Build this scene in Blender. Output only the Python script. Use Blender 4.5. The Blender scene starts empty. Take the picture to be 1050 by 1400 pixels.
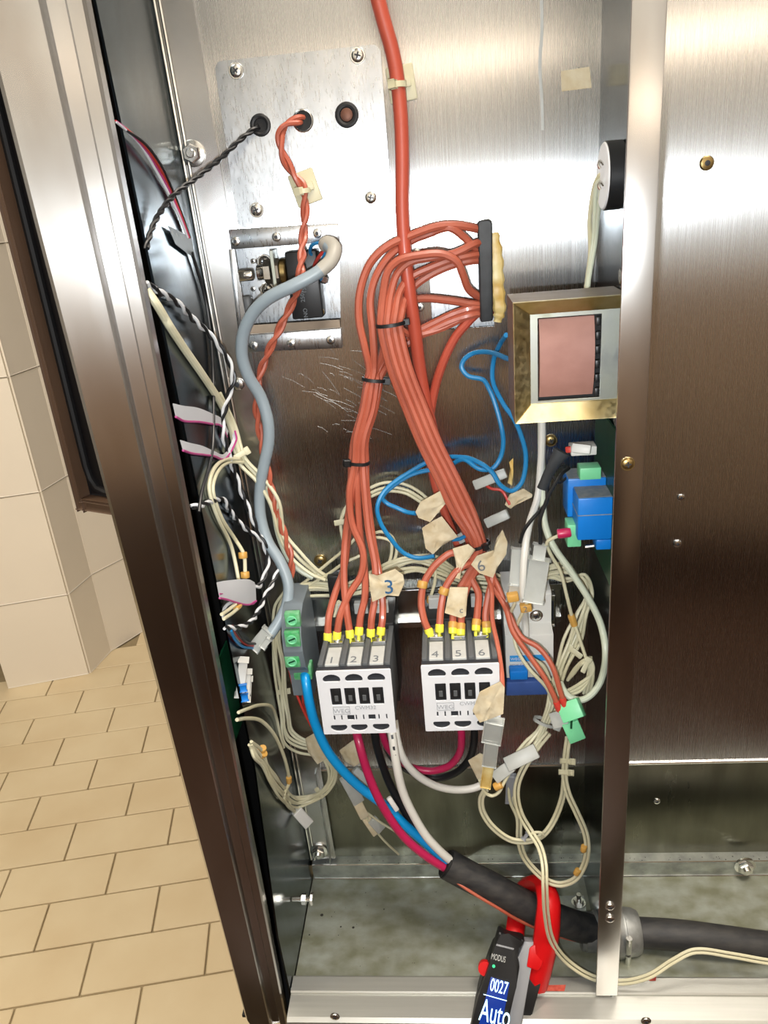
import bpy, bmesh, math, random
from mathutils import Vector, Matrix
random.seed(7)
C = bpy.context.scene.collection
PI = math.pi

# ------------------------------------------------------------------ camera
F, PX, PY, D = 1045.0, 525.0, 700.0, 0.56        # focal length in pixels, image centre, camera to back panel
def _axes():
    up = -Vector((750-PX, 3210-PY, F)).normalized()
    xr = -Vector((-10900-PX, 1300-PY, F)).normalized()
    xr = (xr - xr.dot(up)*up).normalized()
    return xr, up.cross(xr), up
XR, YR, UPV = _axes()                            # world axes seen in camera space (x right, y down, z forward)
RW = Matrix((XR, YR, UPV))
EYE = Vector((0, -D, 0))
cd = bpy.data.cameras.new('camera'); cam = bpy.data.objects.new('camera', cd); C.objects.link(cam)
cd.sensor_fit = 'VERTICAL'; cd.sensor_height = 36.0; cd.lens = F/1400*36.0
cd.clip_start = 0.01
_cr, _cd, _cf = RW @ Vector((1,0,0)), RW @ Vector((0,1,0)), RW @ Vector((0,0,1))
m3 = Matrix((_cr, -_cd, -_cf)).transposed()
cam.matrix_world = Matrix.Translation(EYE) @ m3.to_4x4()
bpy.context.scene.camera = cam

# ------------------------------------------------------------------ view, world, lights
sc = bpy.context.scene
sc.view_settings.view_transform = 'Standard'; sc.view_settings.look = 'None'
sc.view_settings.gamma = 1.0; sc.view_settings.use_curve_mapping = False
sc.view_settings.exposure = 0.0
w = bpy.data.worlds.new('world'); sc.world = w; w.use_nodes = True
w.node_tree.nodes['Background'].inputs[0].default_value = (1.0, 0.86, 0.68, 1)
w.node_tree.nodes['Background'].inputs[1].default_value = 0.12

def area_light(name, loc, direction, size, power, col):
    l = bpy.data.lights.new(name, 'AREA'); l.energy = power; l.color = col
    l.shape = 'DISK'; l.size = size
    o = bpy.data.objects.new(name, l); C.objects.link(o); o.location = loc
    o.rotation_euler = Vector(direction).to_track_quat('-Z', 'Y').to_euler()
    return o
# the phone's flash, below and beside its lens
area_light('phone_flash', EYE + Vector((-0.016, -0.004, -0.030)), _cf, 0.012, 2.5, (0.93, 0.97, 1.0))
# warm ceiling lamps of the kitchen
area_light('ceiling_lamp', (-1.0, -0.15, 1.22), (0, 0, -1), 0.7, 40, (1.0, 0.90, 0.74))
area_light('ceiling_lamp', (0.45, -0.50, 1.22), (0, 0, -1), 0.6, 29, (1.0, 0.90, 0.78))

# ------------------------------------------------------------------ pixel helpers (pixel of the photograph + height above the back panel in mm -> point)
def ray(x, y): return RW @ Vector(((x-PX)/F, (y-PY)/F, 1.0))
def U(x, y, h=0.0):
    d = ray(x, y); return EYE + d*((D - h/1000)/d.y)
def UZ(x, y, z):
    d = ray(x, y); return EYE + d*(z/d.z)
def UP(x, y, p, n):
    d = ray(x, y); return EYE + d*((p-EYE).dot(n)/d.dot(n))

# ------------------------------------------------------------------ materials
MATS = {}
def lin(h):
    v = [int(h[i:i+2], 16)/255 for i in (0, 2, 4)]
    return tuple(c/12.92 if c <= .04045 else ((c+.055)/1.055)**2.4 for c in v) + (1,)
def mat(name, hexc, rough=.5, metal=0.0, spec=.5, var=0.0, vscale=(40,40,40), bump=0.0, bscale=None, aniso=0.0, tan=(1,.5,0),
        rvar=0.0, hex2=None, emit=0.0, trans=0.0, coat=0.0, scratch=0.0):
    m = bpy.data.materials.new(name); m.use_nodes = True; MATS[name] = m
    nt = m.node_tree; N = nt.nodes; L = nt.links; b = N['Principled BSDF']
    I = b.inputs
    I['Base Color'].default_value = lin(hexc); I['Roughness'].default_value = rough; I['Metallic'].default_value = metal
    I['Specular IOR Level'].default_value = spec
    if trans: I['Transmission Weight'].default_value = trans
    if coat: I['Coat Weight'].default_value = coat; I['Coat Roughness'].default_value = .15
    if emit: I['Emission Color'].default_value = lin(hexc); I['Emission Strength'].default_value = emit
    if aniso:
        I['Anisotropic'].default_value = aniso
        cx = N.new('ShaderNodeCombineXYZ')
        for i in range(3): cx.inputs[i].default_value = tan[i]
        L.new(cx.outputs[0], I['Tangent'])
    co = N.new('ShaderNodeNewGeometry')
    def noise(sc_, detail=4):
        mp = N.new('ShaderNodeMapping'); mp.inputs['Scale'].default_value = sc_
        L.new(co.outputs['Position'], mp.inputs['Vector'])
        n = N.new('ShaderNodeTexNoise'); n.inputs['Scale'].default_value = 1.0; n.inputs['Detail'].default_value = detail
        L.new(mp.outputs[0], n.inputs['Vector']); return n.outputs['Fac']
    if var or hex2:
        f = noise(vscale)
        r = N.new('ShaderNodeMapRange'); L.new(f, r.inputs[0]); r.inputs[1].default_value = .33; r.inputs[2].default_value = .67
        mx = N.new('ShaderNodeMix'); mx.data_type = 'RGBA'
        a = lin(hexc); c2 = lin(hex2) if hex2 else tuple(v*(1-var) for v in a[:3])+(1,)
        mx.inputs[6].default_value = a; mx.inputs[7].default_value = c2
        L.new(r.outputs[0], mx.inputs[0]); L.new(mx.outputs[2], I['Base Color'])
    if rvar:
        f = noise(vscale if not bscale else bscale)
        r = N.new('ShaderNodeMapRange'); L.new(f, r.inputs[0]); r.inputs[1].default_value = .3; r.inputs[2].default_value = .7
        r.inputs[3].default_value = max(.02, rough-rvar); r.inputs[4].default_value = rough+rvar
        L.new(r.outputs[0], I['Roughness'])
    if bump:
        bp = N.new('ShaderNodeBump'); bp.inputs['Strength'].default_value = bump; bp.inputs['Distance'].default_value = .001
        L.new(noise(bscale or vscale, 3), bp.inputs['Height']); L.new(bp.outputs[0], I['Normal'])
    return m
STEEL  = mat('brushed_steel', 'ced0d2', .27, 1, aniso=.99, var=.07, vscale=(1300,1300,9), bump=.006, bscale=(2300,2300,12), rvar=.03)
POST   = mat('post_steel', 'c8c9ca', .27, 1, aniso=.85, hex2='b4b0ac', vscale=(30,30,9))
PLATE  = mat('scuffed_aluminium', 'c6c9cc', .30, 1, aniso=.5, hex2='b4b8bc', vscale=(90,90,40), bump=.006, bscale=(900,900,160), rvar=.05)
SHINY  = mat('plated_steel', 'd6d6d2', .22, 1, rvar=.05, vscale=(90,90,90))
GALV   = mat('galvanised_pan', '9da197', .5, .5, hex2='7c7d68', vscale=(42,60,42), bump=.05, bscale=(120,60,120), rvar=.08)
GALVD  = mat('galvanised_ledge', 'b6bbb8', .4, .8, hex2='8f9391', vscale=(70,70,90), rvar=.08)
SIDE   = mat('side_sheet', '66727a', .2, 1, aniso=.4, hex2='5a646a', vscale=(60,60,9), bump=.012, bscale=(1200,1200,12), rvar=.04)
GOLD   = mat('yellow_passivated_steel', 'd8cba2', .38, 1, hex2='c2ae78', vscale=(55,55,55), rvar=.1, bump=.04, bscale=(300,300,300))
LAM    = mat('lamination_steel', 'b4b8b4', .42, .9, hex2='9a9c8c', vscale=(70,70,40), rvar=.1)
GREYMT = mat('dull_bracket_metal', '8f8478', .5, .8, var=.2, vscale=(60,60,60))
BRASS  = mat('brass', 'a08a5c', .36, 1, var=.2, vscale=(120,120,120))
ZINC   = mat('zinc_casting', '9a9c9a', .5, .75, var=.25, vscale=(140,140,140), bump=.15)
COIL   = mat('coil_paper', '9e746a', .6, hex2='8c6359', vscale=(40,40,60), bump=.05)
BLACKP = mat('black_plastic', '1b1c1e', .42, var=.3, vscale=(60,60,60))
DARKP  = mat('dark_grey_plastic', '55585a', .5, var=.15, vscale=(80,80,80))
GREYP  = mat('grey_plastic', '707a80', .5, var=.12, vscale=(60,60,60))
LGREYP = mat('light_grey_label', 'b9bbb8', .55, var=.1, vscale=(150,150,150))
WHITEP = mat('white_plastic', 'd6d8dc', .45, var=.04, vscale=(50,50,50))
MCBW   = mat('breaker_plastic', 'd3d2cc', .45, var=.06, vscale=(50,50,50))
WELL   = mat('dark_well', '2a2d33', .5, var=.3, vscale=(300,300,300))
BLUEP  = mat('blue_relay_plastic', '0f78d0', .38, var=.08, vscale=(60,60,60))
BLUED  = mat('blue_breaker_bar', '3a5796', .45, var=.15, vscale=(80,80,80))
BLUET  = mat('blue_print', '2f8fd0', .5, var=.05)
DUST   = mat('dusty_top', '6f7a84', .8, hex2='8a8f92', vscale=(200,200,200))
GREENT = mat('green_terminal', '76cc98', .4, var=.08, vscale=(60,60,60))
GREEND = mat('green_block_insert', '2f9a54', .45, hex2='7fb58c', vscale=(160,160,160))
PCB    = mat('circuit_board', '12472c', .35, var=.3, vscale=(150,150,150))
CLEAR  = mat('milky_clear_plastic', 'cdd0cb', .42, var=.1, vscale=(120,120,120), trans=.42)
PAPER  = mat('masking_paper', 'd0c5aa', .75, hex2='bfae8c', vscale=(110,110,110), bump=.25, bscale=(260,260,260))
ORANGE = mat('orange_wire', 'b05d47', .42, hex2='a3513c', vscale=(25,25,25), coat=.15)
ORED   = mat('orange_red_cable', 'b24c38', .42, var=.1, vscale=(25,25,25), coat=.15)
CREAM  = mat('cream_wire', 'd0ccb0', .45, hex2='bfb999', vscale=(30,30,30))
PALE   = mat('pale_green_cable', 'c9cfba', .4, var=.08, vscale=(30,30,30))
WHITEW = mat('white_wire', 'd8d6ce', .38, var=.05, vscale=(30,30,30))
SILVERW= mat('white_foil_wire', 'd4d6d8', .3, var=.08, vscale=(40,40,40), coat=.3)
BLUEW  = mat('blue_wire', '1d7fb8', .4, var=.1, vscale=(30,30,30))
BLUEC  = mat('blue_cable', '0a93d6', .35, var=.05, vscale=(30,30,30), coat=.2)
GREYW  = mat('grey_cable', '8f9ca4', .4, var=.1, vscale=(25,25,25))
GREYWH = mat('grey_sheath_end', 'a8a49a', .45, var=.1, vscale=(60,60,60))
BLACKW = mat('black_wire', '17181a', .4, var=.2, vscale=(30,30,30))
CRIM   = mat('crimson_cable', 'b41f50', .38, var=.08, vscale=(30,30,30), coat=.15)
REDW   = mat('red_wire', 'c03a30', .42, var=.1, vscale=(30,30,30))
PINKW  = mat('pink_ribbon_edge', 'b0417f', .45, var=.05)
RIBBON = mat('grey_ribbon', 'bfc2c6', .42, var=.06, vscale=(30,30,30))
YELF   = mat('yellow_ferrule', 'e6e24a', .4, var=.08, vscale=(90,90,90))
MARK   = mat('amber_marker', 'c99a4c', .42, var=.15, vscale=(150,150,150))
RUBBER = mat('black_rubber', '26282a', .55, hex2='3a3d40', vscale=(90,90,60), bump=.15, bscale=(200,200,200))
SLEEVE = mat('black_sleeve', '1f2022', .6, hex2='383634', vscale=(60,160,160), bump=.2, bscale=(70,300,300))
GLUE   = mat('yellow_glue', 'c9a24c', .4, hex2='e3d49a', vscale=(60,60,60), bump=.3)
INK    = mat('grey_ink', '6a6f74', .7, var=.05)
INKB   = mat('blue_ink', '2c5c86', .7, var=.05)
INKG   = mat('faint_ink', '9da0a4', .7, var=.05)
REDP   = mat('red_paint', 'a8392c', .6, hex2='c25a48', vscale=(300,300,300))
REDJ   = mat('red_jaw_plastic', 'c80f14', .38, var=.1, vscale=(60,60,60))
GREYJ  = mat('grey_meter_plastic', '8a8c90', .45, var=.05)
SCREEN = mat('meter_screen', '0b2a78', .25, emit=.55)
GLOW   = mat('meter_digits', 'bfeaff', .4, emit=1.5)
LED    = mat('green_led', '3ad08a', .4, emit=.6)
TILEF  = mat('floor_tile', 'd9c9a9', .45, hex2='d1be9c', vscale=(7,7,7), bump=.03, bscale=(200,200,200), rvar=.06)
GROUT  = mat('floor_grout', '9a8a6c', .8, var=.15, vscale=(40,40,40))
TILEW  = mat('wall_tile', 'eae3d8', .35, var=.03, vscale=(5,5,5), rvar=.05)
GROUTW = mat('wall_grout', 'b5a890', .8, var=.1, vscale=(40,40,40))
PLAST  = mat('plaster', 'd6d4d0', .8, var=.05, vscale=(3,3,3))
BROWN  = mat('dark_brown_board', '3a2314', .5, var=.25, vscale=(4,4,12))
FRAMEB = mat('brown_door_frame', '5c4636', .4, .3, var=.25, vscale=(20,20,8))
GLASSB = mat('black_door_glass', '0c0b0d', .35, spec=.25, var=.1)
COPPER = mat('dark_copper', '6b4636', .5, .4, var=.3, vscale=(300,300,300))
LAMP   = mat('tube_lamp', 'ffe9cf', .5, emit=9.0)
TANB   = mat('tan_board', 'a88c72', .6, var=.1, vscale=(3,3,9))
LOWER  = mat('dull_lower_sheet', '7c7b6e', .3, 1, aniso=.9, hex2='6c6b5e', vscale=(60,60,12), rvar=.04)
SCRATCH= mat('scratched_metal', 'b9bcbe', .5, .6, var=.1)
RAILM  = mat('front_rail_steel', 'b6b6b0', .40, .7, var=.08, vscale=(9,300,300))
DIRT   = mat('dirt', '2c2a22', .8, var=.2)
GASKET = mat('door_gasket_rubber', '0e0d0e', .6, spec=.2, var=.1)
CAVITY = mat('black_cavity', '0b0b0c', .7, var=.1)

# ------------------------------------------------------------------ object helpers
def finish(name, bm, material, parent=None, smooth=False, sharp=35):
    """links a bmesh built in world space as one mesh object, its origin at its centre"""
    bmesh.ops.recalc_face_normals(bm, faces=bm.faces)
    vs = [v.co for v in bm.verts]
    c = Vector((sum((min(q[i] for q in vs), max(q[i] for q in vs)))/2 for i in range(3))) if vs else Vector()
    bmesh.ops.translate(bm, verts=bm.verts, vec=-c)
    me = bpy.data.meshes.new(name)
    if smooth:
        for f in bm.faces: f.smooth = True
        lim = math.radians(sharp)
        for e in bm.edges:
            if len(e.link_faces) == 2 and e.calc_face_angle(0) > lim: e.smooth = False
    bm.to_mesh(me); bm.free()
    for m in (material if isinstance(material, (list, tuple)) else [material]): me.materials.append(m)
    o = bpy.data.objects.new(name, me); C.objects.link(o)
    o.location = c
    if parent is not None:
        o.parent = parent; o.location = c - WLOC[parent.name]
    WLOC[o.name] = c
    return o
WLOC = {}
def tag(o, label, cat, group=None, kind=None):
    o['label'] = label; o['category'] = cat
    if group: o['group'] = group
    if kind: o['kind'] = kind
    return o
def thing(name, label, cat, loc, group=None):
    o = bpy.data.objects.new(name, None); o.empty_display_size = .01; C.objects.link(o)
    o.location = loc; WLOC[o.name] = Vector(loc)
    return tag(o, label, cat, group)
def struct(o): o['kind'] = 'structure'; return o
def place(name, mesh, loc, parent, rot=None, scale=1.0):
    """a copy of a shared mesh (screws, tiles)"""
    o = bpy.data.objects.new(name, mesh); C.objects.link(o)
    o.location = Vector(loc) - (WLOC[parent.name] if parent else Vector())
    if rot is not None: o.rotation_euler = rot
    o.scale = (scale,)*3
    if parent: o.parent = parent
    WLOC[o.name] = Vector(loc)
    return o

def box(bm, a, b, bev=0.0, seg=2, mi=0):
    a, b = Vector(a), Vector(b)
    lo = Vector(map(min, a, b)); hi = Vector(map(max, a, b))
    r = bmesh.ops.create_cube(bm, size=1.0)
    for v in r['verts']: v.co = Vector([lo[i] + (v.co[i]+.5)*(hi[i]-lo[i]) for i in range(3)])
    fs = {f for v in r['verts'] for f in v.link_faces}
    for f in fs: f.material_index = mi
    if bev:
        es = list({e for v in r['verts'] for e in v.link_edges})
        bmesh.ops.bevel(bm, geom=es, offset=bev, segments=seg, affect='EDGES', profile=.5)
def boxpx(bm, x0, y0, x1, y1, hf, hb, bev=0.0, seg=2):
    """box whose front face fills the pixel rectangle at height hf, reaching back to height hb"""
    xm, ym = (x0+x1)/2, (y0+y1)/2
    box(bm, (U(x0, ym, hf).x, -hf/1000, U(xm, y0, hf).z), (U(x1, ym, hf).x, -hb/1000, U(xm, y1, hf).z), bev, seg)
def obox(bm, centre, ax, ay, az, bev=0.0, seg=2):
    """box given by its centre and three half-axis vectors"""
    r = bmesh.ops.create_cube(bm, size=2.0)
    for v in r['verts']: v.co = Vector(centre) + ax*v.co.x + ay*v.co.y + az*v.co.z
    if bev:
        bmesh.ops.bevel(bm, geom=list({e for v in r['verts'] for e in v.link_edges}), offset=bev, segments=seg, affect='EDGES', profile=.5)
def prism(bm, pts, off, bev=0.0):
    """polygon of points extruded by the vector off"""
    a = [bm.verts.new(p) for p in pts]; b = [bm.verts.new(Vector(p)+Vector(off)) for p in pts]
    n = len(pts); bm.faces.new(a); bm.faces.new(b[::-1])
    for i in range(n): bm.faces.new((a[i], b[i], b[(i+1) % n], a[(i+1) % n]))
    if bev:
        es = [e for e in {e for v in a for e in v.link_edges}]
        bmesh.ops.bevel(bm, geom=es, offset=bev, segments=2, affect='EDGES', profile=.5)
def spline(pts, n=6):
    P = [Vector(p) for p in pts]
    if len(P) < 3: return P
    P = [2*P[0]-P[1]] + P + [2*P[-1]-P[-2]]
    out = []
    for i in range(1, len(P)-2):
        p0, p1, p2, p3 = P[i-1:i+3]
        d1 = max((p2-p1).length, 1e-6)
        t1 = (p2-p0)*(d1/max((p1-p0).length+d1, 1e-6)); t2 = (p3-p1)*(d1/max((p3-p2).length+d1, 1e-6))
        for k in range(n):
            t = k/n
            out.append((2*t**3-3*t*t+1)*p1 + (t**3-2*t*t+t)*t1 + (-2*t**3+3*t*t)*p2 + (t**3-t*t)*t2)
    out.append(P[-2]); return out
def frames(path):
    T = []
    for i in range(len(path)):
        T.append((path[min(i+1, len(path)-1)]-path[max(i-1, 0)]).normalized())
    a = Vector((0,1,0)) if abs(T[0].y) < .9 else Vector((1,0,0))
    n = (a - a.dot(T[0])*T[0]).normalized(); out = []
    for t in T:
        n = (n - n.dot(t)*t).normalized(); out.append((n, t.cross(n)))
    return out
def tube(bm, path, r, n=8, flat=1.0, mi=0):
    """round tube along a list of points; r is one radius or one for each point"""
    fr = frames(path); rings = []
    for i, p in enumerate(path):
        rr = r[i] if isinstance(r, (list, tuple)) else r
        a, b = fr[i]
        rings.append([bm.verts.new(p + a*(rr*flat*math.cos(2*PI*k/n)) + b*(rr*math.sin(2*PI*k/n))) for k in range(n)])
    for i in range(len(rings)-1):
        for k in range(n):
            f = bm.faces.new((rings[i][k], rings[i][(k+1) % n], rings[i+1][(k+1) % n], rings[i+1][k])); f.material_index = mi
    f = bm.faces.new(rings[0][::-1]); f.material_index = mi
    f = bm.faces.new(rings[-1]); f.material_index = mi
def lathe(bm, prof, origin, axis, n=20, mi=0, caps=True):
    """profile of (radius, distance along axis) turned about an axis"""
    ax = Vector(axis).normalized(); s = Vector((0,0,1)) if abs(ax.z) < .9 else Vector((1,0,0))
    u = (s - s.dot(ax)*ax).normalized(); v = ax.cross(u); o = Vector(origin); rings = []
    for r, t in prof:
        rings.append([bm.verts.new(o + ax*t + (u*math.cos(2*PI*k/n) + v*math.sin(2*PI*k/n))*max(r, 1e-5)) for k in range(n)])
    for i in range(len(rings)-1):
        for k in range(n):
            f = bm.faces.new((rings[i][k], rings[i][(k+1) % n], rings[i+1][(k+1) % n], rings[i+1][k])); f.material_index = mi
    if caps: bm.faces.new(rings[0][::-1]).material_index = mi; bm.faces.new(rings[-1]).material_index = mi
def curve_mesh(loops, thick, bev=0.0):
    """2D outline with holes -> mesh data (x, y, extruded in z)"""
    cu = bpy.data.curves.new('outline', 'CURVE'); cu.dimensions = '2D'; cu.fill_mode = 'BOTH'; cu.extrude = thick/2; cu.bevel_depth = bev
    for lp in loops:
        s = cu.splines.new('POLY'); s.points.add(len(lp)-1); s.use_cyclic_u = True
        for i, (x, y) in enumerate(lp): s.points[i].co = (x, y, 0, 1)
    return curve_to_mesh(cu)
def curve_to_mesh(cu):
    o = bpy.data.objects.new('tmp', cu); C.objects.link(o)
    dg = bpy.context.evaluated_depsgraph_get(); dg.update()
    me = bpy.data.meshes.new_from_object(o.evaluated_get(dg))
    bpy.data.objects.remove(o); bpy.data.curves.remove(cu); return me
def sheet(name, loops, front, thick, m, parent, smooth=False):
    """sheet in the XZ plane with its front at Y = front, with holes; loops in world (x, z)"""
    me = curve_mesh(loops, thick)
    bm = bmesh.new(); bm.from_mesh(me); bpy.data.meshes.remove(me)
    for v in bm.verts: v.co = Vector((v.co.x, front + thick/2 + v.co.z, v.co.y))
    bmesh.ops.remove_doubles(bm, verts=bm.verts, dist=1e-6)
    return finish(name, bm, m, parent, smooth)
def text(string, size, m, parent, origin, xdir, ydir, name='lettering', thick=.00008, align='LEFT', xs=1.0):
    cu = bpy.data.curves.new('t', 'FONT'); cu.body = string; cu.size = size; cu.extrude = thick; cu.align_x = align
    cu.resolution_u = 3
    me = curve_to_mesh(cu)
    bm = bmesh.new(); bm.from_mesh(me); bpy.data.meshes.remove(me)
    X = Vector(xdir).normalized(); Y = Vector(ydir); Y = (Y - Y.dot(X)*X).normalized(); Z = X.cross(Y)
    for v in bm.verts: v.co = Vector(origin) + X*(v.co.x*xs) + Y*v.co.y + Z*v.co.z
    return finish(name, bm, m, parent)
def circle(cx, cz, r, n=24, sz=1.0): return [(cx + r*math.cos(2*PI*k/n), cz + r*sz*math.sin(2*PI*k/n)) for k in range(n)]
def rrect(x0, z0, x1, z1, r, n=5):
    out = []
    for cx, cz, a0 in ((x1-r, z1-r, 0), (x0+r, z1-r, 90), (x0+r, z0+r, 180), (x1-r, z0+r, 270)):
        for k in range(n+1):
            a = math.radians(a0 + 90*k/n); out.append((cx + r*math.cos(a), cz + r*math.sin(a)))
    return out
def P3(pts): return [U(*p) for p in pts]
def xw(z): return -.1715 + (.1-z)*(.0125/.7)
def clear(p, m=.0022):
    """slides a point along its sight line towards the lens until it lies in front of the sheets of the cabinet"""
    for _ in range(3):
        d = p-EYE
        if -.101 < p.y and p.x < xw(p.z)+m: p = EYE + d*((xw(p.z)+m)/d.x)
        elif p.z > -.585 and p.y > -.128 and .1065-m < p.x < .12: p = EYE + d*((.1065-m)/d.x)
    return p
def PC(pts): return [clear(U(*p)) for p in pts]
LOOSE = ('cream bundle strands beside the grey terminal block', 'cream strands of the hanging bundle by the divider', 'cream wires strung along the rail', 'cream wires down the corner by the grey cable')
def wire(name, label, pts, r, m, cat='wire', group=None, n=6, sides=8, twist=None):
    if group in LOOSE:                                # strands of a loose bundle wander a little
        rs = random.Random(sum(map(ord, group)) + len([o for o in C.objects if o.get('group') == group])*17)
        pts = [(x + rs.uniform(-2.6, 2.6), y + rs.uniform(-2.6, 2.6), h + rs.uniform(-1.0, 2.6)) for x, y, h in pts]
    bm = bmesh.new(); tube(bm, [clear(p, r/1000+.0004) for p in spline(PC(pts), n)], r/1000, sides)
    o = finish(name, bm, m, None, True)
    return tag(o, label, cat, group)
def pair(names, labels, pts, r, mats, sep, turns, cat='wire', group=None, n=10, phase=0.0):
    """wires twisted round one another along a path"""
    base = [clear(p, sep/1000+r/1000) for p in spline(PC(pts), n)]; fr = frames(base); ln = [0]
    for i in range(1, len(base)): ln.append(ln[-1] + (base[i]-base[i-1]).length)
    k = len(names); out = []
    for j in range(k):
        path = []
        for i, p in enumerate(base):
            a = phase + 2*PI*(turns*ln[i]/ln[-1] + j/k); u, v = fr[i]
            path.append(p + (u*math.cos(a) + v*math.sin(a))*sep/1000)
        bm = bmesh.new(); tube(bm, path, r/1000, 7)
        out.append(tag(finish(names[j], bm, mats[j], None, True), labels[j], cat, group))
    return out
def shifted(pts, dx, dy, dh): return [(x+dx, y+dy, h+dh) for x, y, h in pts]
def along(pts, t):
    """point and direction part of the way along a wire path"""
    s = spline(P3(pts), 6); i = min(int(t*(len(s)-1)), len(s)-2); return s[i], (s[i+1]-s[i]).normalized()
def collar(name, parent, p, d, r, ln, m, flat=1.0, sides=10):
    """short sleeve round a wire at the point p"""
    bm = bmesh.new(); lathe(bm, [(r*.92/1000, -ln/2000), (r/1000, -ln/2600), (r/1000, ln/2600), (r*.92/1000, ln/2000)], p, d, sides)
    return finish(name, bm, m, parent, True)
def tie(label, pc, d, rx, rh, m=BLACKP, group=None, head=(1, 0), name='cable_tie', cat='cable tie', w=2.4):
    """cable tie: a flat band round a bundle with its locking head"""
    d = Vector(d).normalized(); u = Vector((0,-1,0)); u = (u - u.dot(d)*d).normalized(); v = d.cross(u)
    bm = bmesh.new(); n = 20; R = []
    for k in range(n):
        a = 2*PI*k/n; q = v*(rx*math.cos(a)/1000) + u*(rh*math.sin(a)/1000); o = q.normalized()*.0009
        R.append([bm.verts.new(Vector(pc) + q + s + t) for s, t in ((o*0, d*w/2000), (o, d*w/2000), (o, -d*w/2000), (o*0, -d*w/2000))])
    for k in range(n):
        A, B = R[k], R[(k+1) % n]
        for i in range(4): bm.faces.new((A[i], A[(i+1) % 4], B[(i+1) % 4], B[i]))
    t = tag(finish(name, bm, m, None, True), label, cat, group)
    hx, hh = head; q = v*(rx*hx/1000) + u*(rh*hh/1000); on = q.normalized()
    hb = bmesh.new(); obox(hb, Vector(pc)+q+on*.0014, on*.0022, d*.0022, on.cross(d)*.0019, .0004, 1)
    finish('tie_head', hb, m, t); return t
def flag(name, label, px, m=PAPER, thick=.35, cat='paper tag', group=None, sub=3):
    """thin taped tag through pixel corners, each with its own height, slightly crumpled"""
    bm = bmesh.new(); pts = PC(px); vs = [bm.verts.new(p) for p in pts]
    c = bm.verts.new(sum(pts, Vector())/len(pts) + Vector((0, -.0012, 0)))
    fs = [bm.faces.new((vs[i], vs[(i+1) % len(vs)], c)) for i in range(len(vs))]
    bmesh.ops.subdivide_edges(bm, edges=bm.edges[:], cuts=sub, use_grid_fill=True)
    for v in bm.verts:
        if not v.is_boundary: v.co.y += random.uniform(-.0010, .0010)
    bmesh.ops.recalc_face_normals(bm, faces=bm.faces)
    ret = bmesh.ops.extrude_face_region(bm, geom=bm.faces[:])
    bmesh.ops.translate(bm, verts=[g for g in ret['geom'] if isinstance(g, bmesh.types.BMVert)], vec=(0, thick/1000, 0))
    return tag(finish(name, bm, m, None, True, 60), label, cat, group)
def bar_px(bm, p, q, wpx, tk, bev=.0008):
    """box from pixel point p to q (x, y, h), wpx pixels wide across the picture and tk mm thick"""
    a, b = U(*p), U(*q); d = b-a; mid = (a+b)/2
    dep = (D - (p[2]+q[2])/2000)/ray((p[0]+q[0])/2, (p[1]+q[1])/2).y
    view = (mid-EYE).normalized(); s = d.cross(view).normalized(); n = d.cross(s).normalized()
    obox(bm, mid, d/2, s*(wpx*dep/F/2), n*(tk/2000), bev)

# shared small hardware, turned about -Y (towards the room)
def hw_mesh(name, build, mats):
    bm = bmesh.new(); build(bm); bmesh.ops.recalc_face_normals(bm, faces=bm.faces)
    for f in bm.faces: f.smooth = True
    for e in bm.edges:
        if len(e.link_faces) == 2 and e.calc_face_angle(0) > .6: e.smooth = False
    me = bpy.data.meshes.new(name); bm.to_mesh(me); bm.free()
    for m in mats: me.materials.append(m)
    return me
def _philips(bm):
    lathe(bm, [(.0044, 0), (.0044, .0008), (.0042, .001)], (0,0,0), (0,-1,0), 18)
    lathe(bm, [(.0036, .0009), (.0034, .0014), (.0026, .0019), (.0013, .0021)], (0,0,0), (0,-1,0), 18)
    for k in range(2):
        a = .5 + k*PI/2; u = Vector((math.cos(a), 0, math.sin(a))); v = Vector((-math.sin(a), 0, math.cos(a)))
        r = bmesh.ops.create_cube(bm, size=2)
        for vv in r['verts']: c = vv.co.copy(); vv.co = u*c.x*.0018 + v*c.z*.00045 + Vector((0, -.0018 + c.y*.0005, 0))
        for f in {f for vv in r['verts'] for f in vv.link_faces}: f.material_index = 1
SCREW = hw_mesh('screw', _philips, (SHINY, WELL))
BSCREW = hw_mesh('brass_screw', _philips, (BRASS, WELL))
def _rivet(bm):
    lathe(bm, [(.0034, 0), (.0034, .0005), (.0029, .0012), (.0018, .0015)], (0,0,0), (0,-1,0), 18)
    lathe(bm, [(.0013, .0014), (.0013, .0017), (.0006, .0018)], (0,0,0), (0,-1,0), 12, 1)
RIVET = hw_mesh('rivet', _rivet, (SHINY, WELL))
BRIVET = hw_mesh('brass_rivet', _rivet, (BRASS, WELL))
def _hex(bm):
    lathe(bm, [(.0085, 0), (.0085, .0012), (.0078, .0016)], (0,0,0), (0,-1,0), 22)
    lathe(bm, [(.0062, .0015), (.0062, .0048), (.0054, .0056)], (0,0,0), (0,-1,0), 6)
    lathe(bm, [(.0030, .0054), (.0030, .0072), (.0024, .0078)], (0,0,0), (0,-1,0), 14)
HEX = hw_mesh('hex_bolt', _hex, (SHINY,))

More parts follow.
